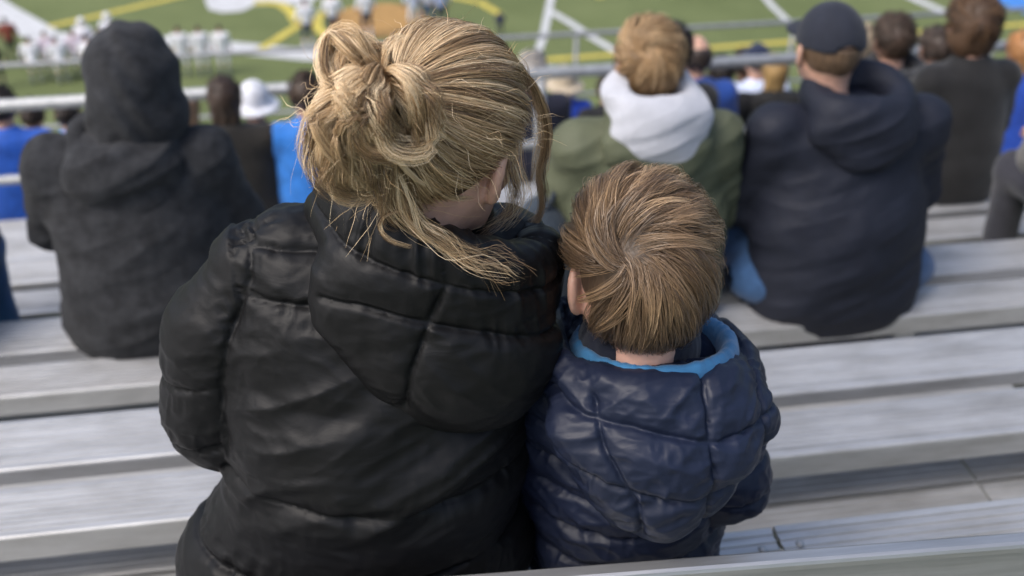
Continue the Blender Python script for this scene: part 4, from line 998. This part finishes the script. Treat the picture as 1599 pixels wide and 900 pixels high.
put('body', body_parts(((0.33, 1.08, 0.14), (0.32, 1.065, 0.40)), [((0.44, 1.07, 0.40), (0.466, 1.055, 0.245), .032, .026), ((0.466, 1.055, 0.245), (0.39, 1.27, 0.16), .025, .02), ((0.235, 1.075, 0.40), (0.215, 1.11, 0.25), .032, .026), ((0.215, 1.11, 0.25), (0.29, 1.29, 0.16), .025, .02),
    ((0.28, 1.10, 0.07), (0.26, 1.36, 0.065), .05, .038), ((0.26, 1.36, 0.065), (0.26, 1.36, -0.24), .036, .026), ((0.38, 1.10, 0.07), (0.40, 1.36, 0.065), .05, .038), ((0.40, 1.36, 0.065), (0.40, 1.36, -0.24), .036, .026)], BR, BC, 0.928, [((0.39, 1.27, 0.16), 1, 0.6), ((0.29, 1.29, 0.16), -1, -0.6)], SKIN_CHILD, 0.062, HEAD_CHILD), None, BOY)
def boy_tro(P):
    d = ell(P, (0.33, 1.09, 0.075), (0.125, 0.10, 0.075))
    for sx, kx in ((0.28, 0.26), (0.38, 0.40)): d = smin(d, SU(0.03, cone(P, (sx, 1.10, 0.068), (kx, 1.36, 0.065), .062, .050), cone(P, (kx, 1.36, 0.065), (kx, 1.36, -0.24), .05, .042)), 0.03)
    return smax(d, 0.002 - P[:, 2] - 10 * np.maximum(P[:, 1] - 1.24, 0), 0.01)
V, F = surfnets(boy_tro, (0.16, 0.96, -0.30), (0.50, 1.45, 0.17), 0.012); put('trousers', mesh_np('trousers', V, F), fab((0.02, 0.025, 0.04), 0.9), BOY)
for kx in (0.26, 0.40):
    V, F = surfnets(lambda P: smax(SU(0.02, ell(P, (kx, 1.40, -0.285), (0.036, 0.095, 0.036)), cone(P, (kx, 1.36, -0.28), (kx, 1.36, -0.235), .036, .038)), -0.32 - P[:, 2], .005), (kx - .07, 1.27, -.34), (kx + .07, 1.53, -.18), 0.009); put('shoe', mesh_np('shoe', V, F), DARKSHOE, BOY)
# --- child's hair: grows out of two crowns and sweeps round them
BHR = np.array((0.079, 0.099, 0.098)); BHO = np.array((0, -0.006, 0.008))
def boy_base(P):
    d = ell(P, BHO, BHR - 0.001); az = np.degrees(np.abs(np.arctan2(P[:, 0], P[:, 1]))); thr = np.interp(az, [0, 45, 68, 85, 100, 120, 145, 180], [.055, .045, .008, .002, -.02, -.060, -.085, -.09])
    return smax(d, thr - P[:, 2], 0.006)
V, F = surfnets(boy_base, (-0.11, -0.13, -0.12), (0.11, 0.12, 0.13), 0.005)
put('hair_base', mesh_np('hair_base', (V * 0.955) @ BR.T + BC, F), SCALP_C, BOY)
W1 = np.array((-0.45, -0.80, 0.36)); W1 /= np.linalg.norm(W1); W2 = np.array((0.20, -0.84, 0.52)); W2 /= np.linalg.norm(W2)
def boy_hair(n, per, m=10, seed=3):
    rng = np.random.default_rng(seed)
    D = rng.normal(size=(n * 3, 3)); D /= np.linalg.norm(D, axis=1)[:, None]
    az = np.degrees(np.abs(np.arctan2(D[:, 0], D[:, 1]))); thr = np.interp(az, [0, 45, 68, 85, 100, 120, 145, 180], [.52, .42, .08, .02, -.25, -.66, -.97, -1.10])
    D = D[D[:, 2] > thr + rng.uniform(-0.03, 0.10, len(thr))][:n]; g = len(D)
    low = np.clip((-0.15 - D[:, 2]) / 0.6, 0, 1)
    L = (0.074 + 0.018 * np.clip(D[:, 2], 0, 1)) * (1 - 0.50 * low) * rng.uniform(0.75, 1.15, g) * (1 - low + low * rng.uniform(0.35, 1.25, g))
    p = D.copy(); path = []; lift0 = rng.uniform(0.0, 1, g); dev = rng.normal(0, 0.15, g)[:, None]
    for k in range(m):
        t = k / (m - 1)
        rad = 0.003 + (0.006 + 0.019 * lift0 * (0.4 + 0.6 * np.clip(p[:, 2] + .3, 0, 1))) * math.sin(min(1, t * 1.25) * math.pi * 0.62) * (1 - 0.5 * low) 
        path.append(BHO + p * (BHR + rad[:, None]))
        d1 = 1 - p @ W1; d2 = 1 - p @ W2
        T = np.zeros_like(p)
        for Wc, dd, sw in ((W1, d1, -0.72),):
            r = p - Wc; r -= (r * p).sum(1)[:, None] * p; r /= np.linalg.norm(r, axis=1)[:, None] + 1e-5
            tang = np.cross(p, r); a = sw * np.exp(-dd / 0.7)[:, None] + dev
            T += (np.cos(a) * r + np.sin(a) * tang) * (1 / (0.02 + dd ** 1.5))[:, None]
        T /= np.linalg.norm(T, axis=1)[:, None] + 1e-6
        T += np.array((0.0, 0.1, -0.55)) * np.clip(0.55 - p[:, 2], 0, 1)[:, None]
        T -= (T * p).sum(1)[:, None] * p; T /= np.linalg.norm(T, axis=1)[:, None] + 1e-6
        p = p + T * (L / (m - 1) / 0.092)[:, None]; p /= np.linalg.norm(p, axis=1)[:, None]
    G = np.stack(path, 1); out, tone = [], []
    tw = rng.uniform(0, 1, g); t1 = np.linspace(0, 1, m)
    for i in range(g):
        o = rng.normal(0, 1, (per, 1, 3)); o /= 1 + 0.6 * np.abs(o)
        sp = np.interp(t1, [0, .5, 1], [0.0105, 0.0075, 0.0042])[None, :, None]
        s = G[i][None] + o * sp + 0.0006 * np.sin(rng.uniform(0, 6.28, (per, 1, 1)) + t1[None, :, None] * 8) * rng.normal(0, 1, (per, 1, 3))
        q = s - BHO; nn = np.linalg.norm(q / BHR, axis=2, keepdims=True); s = BHO + q * np.maximum(1, 1.0 / nn)
        out.append(s)
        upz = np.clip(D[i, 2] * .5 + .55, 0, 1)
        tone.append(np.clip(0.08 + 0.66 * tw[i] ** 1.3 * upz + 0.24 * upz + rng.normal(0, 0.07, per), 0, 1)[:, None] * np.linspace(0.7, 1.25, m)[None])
    return np.concatenate(out), np.clip(np.concatenate(tone), 0, 1)
S, tn = boy_hair(620, 42)
earz = (np.abs(S[..., 0]) > 0.070) & (S[..., 1] > -0.032) & (S[..., 1] < 0.024) & (S[..., 2] > -0.075) & (S[..., 2] < 0.004)
kp = ~earz.any(1); S = (S[kp] * 0.955) @ BR.T + BC; tn = tn[kp]
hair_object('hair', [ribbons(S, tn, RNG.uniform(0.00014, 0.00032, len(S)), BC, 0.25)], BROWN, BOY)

BLOND_S = mat_hair('short_blond_hair', [(0.0, (0.12, 0.07, 0.03)), (0.4, (0.34, 0.21, 0.10)), (1.0, (0.70, 0.50, 0.28))], 0.45)
BROWN_S = mat_hair('short_brown_hair', [(0.0, (0.02, 0.013, 0.01)), (0.5, (0.07, 0.045, 0.03)), (1.0, (0.16, 0.10, 0.07))], 0.45)
# ------------------------------------------------------------------ spectators
BLACKJ = fab((0.014, 0.014, 0.015), 0.8); JEANS = fab((0.035, 0.085, 0.19), 0.9, weave=500)
NAVYJ = mat_fabric('navy_softshell', (0.012, 0.0145, 0.025), 0.65, 0.15, 0.007, 12, 0.0, 900, 0.28)
HEATHER = mat_fabric('charcoal_knit', (0.031, 0.032, 0.035), 0.95, 0.45, 0.008, 14, 0.06, 260, 0.15)
GREENJ = mat_fabric('olive_shell', (0.098, 0.108, 0.066), 0.65, 0.12, 0.007, 10, 0.0, 900, 0.3)
WHITEH = mat_fabric('white_fleece', (0.45, 0.46, 0.50), 0.95, 0.08, 0.004, 14, 0.3, 300, 0.2)
ROYAL = fab((0.015, 0.075, 0.42), 0.75); SKYBLUE = fab((0.03, 0.20, 0.60), 0.75); WHITE = fab((0.65, 0.66, 0.70), 0.9)
person('man in navy jacket and dark baseball cap with rear strap opening', 1.335, 2, 0.98, NAVYJ, gears=[('under', hsh((0.13, 0.08, 0.045))), ('cap', mat_fabric('cap_cloth', (0.016, 0.019, 0.030), 0.85, 0.15, 0.003, 20, 0.1, 800))],
       hood=NAVYJ, width=1.24, mats={'trousers': JEANS}, res=0.011, sub=1, dy=-0.09, belly=0.035, lean=0.05, hem=-0.155, fold=0.005, hup=0.022, splay=0.20, seed=1, hyaw=-0.05, hx=-0.075)
person('person in charcoal knit jumper with the hood pulled up', -0.63, 2, 0.985, HEATHER, gears=[('hoodup', HEATHER)], hood=HEATHER, width=1.16, res=0.011, sub=1, lean=0.07, belly=0.03, seed=2, dy=0.04, fold=0.0045, hup=0.0, hs=1.10, hx=0.045, hem=-0.03, drop=0.042)
person('blond person in olive green jacket with a white hood', 0.765, 2, 0.955, GREENJ, gears=[('short', hsh((0.36, 0.22, 0.10)))], strands=(BLOND_S, 420), hr=0.88, hood=[GREENJ, WHITEH], width=1.16, res=0.011, sub=1, lean=0.05, seed=3, fold=0.006, hup=0.028, hem=-0.09, dy=-0.08, hpitch=0.1)
person('person in grey jacket cut off by the right picture edge', 2.34, 2, 0.95, fab((0.12, 0.115, 0.11), 0.85), gears=[('short', hsh((0.10, 0.07, 0.05)))], width=1.1, res=0.014, seed=4, trousers=(0.035, 0.035, 0.045), lean=0.12)
person('person in navy jacket and blue jeans cut off by the left picture edge', -1.32, 2, 0.95, fab((0.012, 0.02, 0.06), 0.7), gears=[('short', hsh((0.10, 0.07, 0.05)))], mats={'trousers': fab((0.02, 0.07, 0.20), 0.9)}, width=1.0, res=0.014, seed=5, lean=0.12, hem=0.06)
person('short-haired man in black hooded jacket behind the navy-jacket man\'s shoulder', 2.344, 4, 0.93, fab((0.018, 0.018, 0.020), 0.75), gears=[('short', hsh((0.065, 0.04, 0.028)))], strands=(BROWN_S, 350), hood=fab((0.018, 0.018, 0.020), 0.75), width=1.12, res=0.016, seed=6, fold=0.005)
person('brown bob-haired person in a black coat near the right edge', 2.274, 3, 0.86, fab((0.012, 0.012, 0.013), 0.85), gears=[('bob', hsh((0.085, 0.045, 0.022)))], strands=(mat_hair('bob_hair', [(0.0, (0.02, 0.012, 0.008)), (0.5, (0.10, 0.055, 0.028)), (1.0, (0.30, 0.17, 0.08))], 0.4), 420), hs=1.16, width=1.0, res=0.016, seed=7, dy=0.10)
person('dark-haired person in bright sky-blue shirt left of the woman\'s bun', -0.27, 5, 0.86, fab((0.025, 0.17, 0.55), 0.7), gears=[('short', hsh((0.06, 0.038, 0.025)))], width=1.05, seed=8, mats={'trousers': JEANS})
person('person in black cap and dark brown coat beside the hooded jumper', -0.66, 5, 0.86, fab((0.016, 0.014, 0.012), 0.85), gears=[('cap', fab((0.012, 0.012, 0.014), 0.8)), ('long', hsh((0.05, 0.03, 0.02)))], width=1.25, seed=9)
person('person in white brimmed hat and navy jacket', -0.60, 6, 0.87, fab((0.014, 0.02, 0.04), 0.8), gears=[('brimhat', WHITE), ('under', hsh((0.3, 0.2, 0.1)))], width=1.05, seed=10)
person('long tan-haired person in tan coat just right of the hooded jumper', -1.36, 9, 0.97, fab((0.16, 0.11, 0.08), 0.85), gears=[('long', hsh((0.26, 0.16, 0.10)))], seed=11)
person('person in sand-coloured hat and royal-blue jacket by the green jacket', 1.66, 9, 1.0, fab((0.012, 0.05, 0.38), 0.7), gears=[('brimhat', fab((0.45, 0.38, 0.28), 0.9)), ('under', hsh((0.4, 0.3, 0.18)))], width=0.95, seed=12, res=0.022)
person('grey-haired person in dark navy jacket beside the woman\'s face', 1.13, 7, 1.04, fab((0.012, 0.014, 0.03), 0.8), gears=[('short', hsh((0.40, 0.37, 0.34)))], seed=13, res=0.022)
person('black-haired person half hidden behind the blond head', 1.335, 4, 0.94, BLACKJ, gears=[('short', hsh((0.03, 0.022, 0.02)))], seed=14, width=0.9)
person('balding man in royal-blue jacket with dark collar', 1.975, 6, 1.03, fab((0.015, 0.06, 0.28), 0.7), gears=[('fringe', hsh((0.05, 0.035, 0.03)))], seed=15, width=1.05)
person('dark-haired person in black jacket, farthest row left of the navy cap', 3.20, 9, 1.08, BLACKJ, gears=[('short', hsh((0.035, 0.025, 0.02)))], seed=16, res=0.022, skin=SKIN_DEEP)
person('person in navy cap and white-and-blue jacket left of the navy-jacket man', 2.99, 8, 1.06, fab((0.55, 0.62, 0.80), 0.8), gears=[('cap', fab((0.012, 0.02, 0.05), 0.8)), ('under', hsh((0.06, 0.04, 0.03)))], seed=17, res=0.022)
person('long blonde-haired person in black jacket at the navy man\'s left shoulder', 2.80, 7, 0.90, BLACKJ, gears=[('long', hsh((0.42, 0.27, 0.11)))], seed=18)
person('fair-haired person between the cap and the short brown hair', 2.98, 6, 1.04, fab((0.05, 0.05, 0.06), 0.8), gears=[('short', hsh((0.50, 0.40, 0.28)))], seed=19)
person('grey-brown-haired person in black coat between two dark coats', 3.92, 7, 1.03, fab((0.02, 0.02, 0.022), 0.85), gears=[('short', hsh((0.10, 0.085, 0.075)))], seed=20)
person('small dark-haired person left of the brown bob', 5.10, 9, 1.06, BLACKJ, gears=[('short', hsh((0.03, 0.025, 0.022)))], seed=21, res=0.022)
person('ginger-haired person in royal-blue jacket cut off by the right edge', 3.52, 5, 0.86, fab((0.015, 0.06, 0.36), 0.7), gears=[('long', hsh((0.40, 0.19, 0.07)))], seed=22, res=0.02)
person('person in royal-blue jacket behind the railing post at far left', -2.22, 7, 1.0, fab((0.015, 0.09, 0.45), 0.7), gears=[('short', hsh((0.04, 0.03, 0.025)))], seed=23, width=1.25)
person('dark-haired person in black jacket behind the railing at left', -2.53, 9, 1.0, BLACKJ, gears=[('short', hsh((0.05, 0.033, 0.025)))], seed=24, res=0.022)
person('person in sky-blue and white jacket left of the hooded head', -2.05, 8, 0.95, fab((0.06, 0.25, 0.70), 0.75), gears=[('short', hsh((0.035, 0.025, 0.02)))], seed=25, res=0.022)

# the rest of the crowd farther down
EXTRA = [
 ('dark-haired person in charcoal coat beyond the white brimmed hat', -0.95, 10, 0.95, (0.02, 0.02, 0.024), 'short', (0.03, 0.022, 0.02), 31),
 ('person in black beanie beyond the railing left of the hooded head', -3.05, 10, 0.95, (0.015, 0.015, 0.017), 'beanie', (0.02, 0.02, 0.022), 32),
 ('person in olive-brown coat beyond the railing at far left', -3.30, 11, 0.95, (0.09, 0.08, 0.045), 'short', (0.06, 0.04, 0.03), 33),
 ('person in charcoal coat in front of the sand-coloured hat', 1.83, 8, 0.86, (0.018, 0.019, 0.022), 'short', (0.05, 0.035, 0.025), 34),
 ('person in black coat with black hair right of the balding man', 2.42, 7, 0.92, (0.014, 0.014, 0.016), 'short', (0.025, 0.02, 0.018), 35),
 ('person in dark grey coat and black beanie at the end of the last row', 3.75, 10, 1.0, (0.03, 0.03, 0.033), 'beanie', (0.015, 0.015, 0.016), 36),
 ('person in black coat with dark hair right of the fair-haired head', 3.62, 8, 0.98, (0.013, 0.013, 0.014), 'short', (0.035, 0.025, 0.02), 37),
 ('person in navy coat with dark cap behind the brown bob', 4.65, 8, 1.0, (0.012, 0.016, 0.03), 'cap', (0.012, 0.013, 0.016), 38),
 ('person in black puffy coat with dark long hair by the right edge', 4.35, 6, 0.95, (0.012, 0.012, 0.013), 'long', (0.03, 0.02, 0.016), 39),
 ('person in charcoal coat with brown hair just left of the brown bob', 3.02, 5, 0.92, (0.016, 0.016, 0.018), 'short', (0.06, 0.04, 0.03), 40),
]
for lab, x, j, s_, col, kind, hc, sd in EXTRA:
    g = [(kind, fab(hc, 0.85) if kind in ('beanie', 'cap') else hsh(hc))]
    if kind in ('beanie', 'cap'): g.append(('under', hsh((0.04, 0.03, 0.025))))
    person(lab, x, j, s_, fab(col, 0.85, sheen=0.0), gears=g, seed=sd, res=0.022, width=1.1)

# ------------------------------------------------------------------ bag and players
def bag():
    t = thing('bag', 'dark slate-blue cloth bag standing on the bench beside the green jacket', 'bag', (0.475, 2.60, seat_z(2)))
    def f(P):
        d = ell(P, (0, 0, 0.17), (0.10, 0.12, 0.19)); d = smin(d, ell(P, (0, -0.09, 0.12), (0.07, 0.05, 0.09)), 0.03)
        return smax(d, 0.001 - P[:, 2], 0.01) + 0.004 * fold_fn(P, 3)
    V, F = surfnets(f, (-0.15, -0.2, -0.02), (0.15, 0.16, 0.42), 0.012)
    m = fab((0.022, 0.032, 0.045), 0.8)
    put('sack', mesh_np('sack', V, F), m, t, world=False)
    st = np.array([(0.0 + 0.03 * math.sin(a), -0.02 + 0.02 * math.cos(a), 0.345 + 0.045 * math.sin(a)) for a in np.linspace(0, math.pi, 9)])
    solid('handle', [tube_np(st[i], st[i + 1], 0.008, 8) for i in range(8)], m, t, True)
bag()
def standing(name, label, cat, loc, yaw, top, bottom, skin, hair=None, helmet=None, sock=None, h=1.46, crouch=0.0, arms=0.18, group=None):
    """a small standing figure seen from far away: jersey with padded shoulders, trousers, head, limbs"""
    t = thing(name, label, cat, loc, group); s = h / 1.78
    Rz = rot_z(yaw); tr = lambda V: (np.asarray(V) * s) @ Rz.T + np.array(loc)
    c = crouch; hip = 0.92 - 0.42 * c; fwd = 0.26 * c
    S_ = [(g * 0.19, fwd, hip + 0.50) for g in (-1, 1)]; E = [(g * (0.26 + arms * .3), fwd + 0.02, hip + 0.22) for g in (-1, 1)]; Wr = [(g * (0.24 + arms * .2), fwd + 0.16, hip + 0.03) for g in (-1, 1)]
    Hp = [(g * 0.095, 0, hip) for g in (-1, 1)]; K = [(g * 0.13, 0.06 + 0.36 * c, 0.50) for g in (-1, 1)]; A = [(g * 0.14, 0 - 0.0 * c, 0.08) for g in (-1, 1)]
    hc = np.array((0, fwd + 0.04, hip + 0.74))
    def bod(P):
        d = cone(P, (0, 0, hip), (0, fwd, hip + .45), 0.11, 0.12, (1.25, 1, 1)); d = smin(d, cone(P, (0, fwd, hip + .5), hc - (0, .02, .1), 0.06, 0.05), .03)
        for k in (0, 1):
            d = smin(d, SU(.02, cone(P, S_[k], E[k], .05, .04), cone(P, E[k], Wr[k], .04, .03)), .03)
            d = smin(d, SU(.02, cone(P, Hp[k], K[k], .075, .055), cone(P, K[k], A[k], .052, .036)), .03)
        return d
    B = surfnets(bod, (-.45, -.25, 0.0), (.45, .75, hip + .85), 0.028)
    G = [((tr(B[0]), B[1]), skin), ((tr(HEAD_LO[0] + hc), HEAD_LO[1]), skin)]
    for k, sg in ((0, -1), (1, 1)):
        V, F = HAND; M_ = rot_x(-1.0) @ np.diag((float(sg), 1, 1)); G.append(((tr(V @ M_.T + np.array(Wr[k])), F if sg > 0 else F[:, ::-1]), skin))
    put('body', multi_mesh('body', G), None, t)
    def jer(P):
        d = cone(P, (0, 0, hip + .05), (0, fwd, hip + .40), 0.135, 0.15, (1.25, 1, 1)); d = smin(d, cone(P, S_[0], S_[1], .105, .105, (1, 1, .85)), .05)
        for k in (0, 1): d = smin(d, cone(P, S_[k], E[k], .085, .065), .04)
        return d
    J = surfnets(jer, (-.5, -.3, hip - .15), (.5, .7, hip + .75), 0.028); put('jersey', mesh_np('jersey', tr(J[0]), J[1]), top, t)
    def pan(P):
        d = ell(P, (0, 0, hip), (.17, .135, .13))
        for k in (0, 1): d = smin(d, SU(.02, cone(P, Hp[k], K[k], .09, .07), cone(P, K[k], np.array(K[k]) + (np.array(A[k]) - K[k]) * .15, .07, .062)), .04)
        return d
    T = surfnets(pan, (-.35, -.3, .3), (.35, .7, hip + .2), 0.028); put('trousers', mesh_np('trousers', tr(T[0]), T[1]), bottom, t)
    for k in (0, 1):
        Sh = surfnets(lambda P: smax(SU(.03, ell(P, (A[k][0], A[k][1] + .06, .045), (.048, .14, .05)), cone(P, np.array(A[k]), np.array(A[k]) + (np.array(K[k]) - A[k]) * .55, .048, .062)), .002 - P[:, 2], .005), (A[k][0] - .12, A[k][1] - .15, -.03), (A[k][0] + .12, A[k][1] + .45, .42), 0.028)
        put('sock_and_shoe', mesh_np('sock_and_shoe', tr(Sh[0]), Sh[1]), sock or DARKSHOE, t)
    g = gear('short', 0.014) if not helmet else None
    if helmet:
        Hm = surfnets(lambda P: smax(smax(ell(P, (0, -.01, .0), (.125, .145, .140)), -ell(P, (0, .15, -.05), (.08, .10, .08)), .01), -.12 - P[:, 2], .01), (-.16, -.18, -.16), (.16, .18, .16), 0.016)
        put('helmet', mesh_np('helmet', tr(Hm[0] + hc), Hm[1]), helmet, t)
    else: put('hair', mesh_np('hair', tr(g[0] + hc), g[1]), hair or hsh((0.04, 0.03, 0.025)), t)
    return t
def copy_thing(src, loc, yaw, label):
    base = Vector(src.location)
    c = src.copy(); COL.objects.link(c); c.location = loc; c.rotation_euler = (0, 0, yaw); c['label'] = label
    for ch in src.children:
        d = ch.copy(); COL.objects.link(d); d.parent = c
    return c
WJ = fab((0.76, 0.76, 0.80), 0.85, var=0.05); WP = fab((0.72, 0.72, 0.77), 0.85, var=0.05); PINKW = fab((0.60, 0.52, 0.60), 0.85); WHELM = mat_plain('white_helmet', (0.75, 0.75, 0.77), 0.3, var=0.03)
GS = fab((0.16, 0.18, 0.16), 0.9); NB = fab((0.05, 0.10, 0.30), 0.8); NAVYP = fab((0.02, 0.025, 0.07), 0.85)
GRP = 'players in white uniforms on the field'
pl = standing('player', 'leftmost of the three white-clad players standing right of the hooded head', 'person', (-5.44, 33.45, FZ), 0.1, WJ, WP, SKIN, hsh((0.06, 0.035, 0.025)), None, GS, 1.68, arms=0.05, group=GRP)
copy_thing(pl, (-4.82, 33.40, FZ), 0.1, 'middle one of the three white-clad players standing right of the hooded head')
copy_thing(pl, (-4.18, 33.35, FZ), -0.1, 'rightmost of the three white-clad players standing right of the hooded head')
cs = standing('player', 'second white-clad player from the left in the row at upper left', 'person', (-9.5, 33.9, FZ), 0.2, PINKW, WP, SKIN, hsh((0.10, 0.05, 0.03)), None, GS, 1.62, crouch=0.15, group=GRP)
cr = standing('player', 'leftmost crouching white-clad player in the row at upper left', 'person', (-9.95, 33.6, FZ), 0.15, WJ, WP, SKIN, hsh((0.05, 0.03, 0.025)), None, GS, 1.70, crouch=0.5, group=GRP)
for i, lab in enumerate(['second', 'third', 'fourth', 'fifth', 'sixth', 'rightmost']):
    if i: copy_thing(cs if i in (2, 4) else cr, (-9.95 + 0.42 * (i + 1), 33.55 + (0.35 if i % 2 == 0 else -0.05), FZ), 0.45 - 0.25 * (i % 4), (lab + ' white-clad player from the left' if lab != 'rightmost' else 'rightmost crouching white-clad player') + ' in the row at upper left')
he = standing('player', 'white-helmeted player just left of the hooded head top', 'person', (-7.72, 34.7, FZ), 0.2, WJ, WP, SKIN, None, WHELM, GS, 1.75, group=GRP)
copy_thing(he, (-8.45, 34.35, FZ), -0.3, 'white-helmeted player behind the right end of the crouching row')
p2 = standing('player', 'player in white shirt and navy shorts, leftmost of the group above the bun', 'person', (-1.58, 35.2, FZ), 0.2, WJ, NAVYP, SKIN, hsh((0.05, 0.03, 0.025)), None, fab((0.55, 0.52, 0.58), 0.9), 1.75, group=GRP)
copy_thing(p2, (-0.72, 35.75, FZ), -0.2, 'player in white shirt and navy shorts, second of the group above the bun')
copy_thing(p2, (0.40, 35.95, FZ), 0.1, 'player in white shirt and navy shorts against the orange emblem')
p3 = standing('player', 'player in white and light blue, left of the pair above the woman\'s head', 'person', (2.02, 36.3, FZ), 0.3, fab((0.60, 0.64, 0.80), 0.85), WP, SKIN, hsh((0.35, 0.12, 0.10)), None, GS, 1.75, group=GRP)
standing('player', 'player in white and blue, middle of the trio above the woman\'s head', 'person', (2.50, 36.5, FZ), -0.2, WJ, NB, SKIN, hsh((0.05, 0.03, 0.025)), None, GS, 1.75, group=GRP)
standing('player', 'player with navy trousers at the right of the trio above the woman\'s head', 'person', (2.95, 36.2, FZ), 0.0, fab((0.35, 0.42, 0.65), 0.85), NAVYP, SKIN, hsh((0.05, 0.03, 0.025)), None, GS, 1.75, group=GRP)
standing('player', 'dark-clad small figure above the right of the woman\'s head', 'person', (4.88, 35.4, FZ), 0.0, NAVYP, NAVYP, SKIN_DEEP, hsh((0.03, 0.02, 0.02)), None, None, 0.9)
standing('player', 'player in royal blue standing far right on the field', 'person', (20.8, 34.0, FZ), 0.4, fab((0.02, 0.09, 0.45), 0.8), fab((0.02, 0.09, 0.45), 0.8), SKIN, None, None, None, 1.55)
standing('person', 'person in black and orange on the sideline at far left', 'person', (-11.0, 35.4, FZ), 0.3, fab((0.25, 0.06, 0.04), 0.8), BLACKJ, SKIN_DEEP, None, None, None, 1.55)
standing('person', 'person in black at the left picture edge by the sideline', 'person', (-10.95, 33.3, FZ), 0.0, BLACKJ, BLACKJ, SKIN, None, None, None, 1.6)
for o in list(SC.objects):
    if o.name.startswith('player'): pass
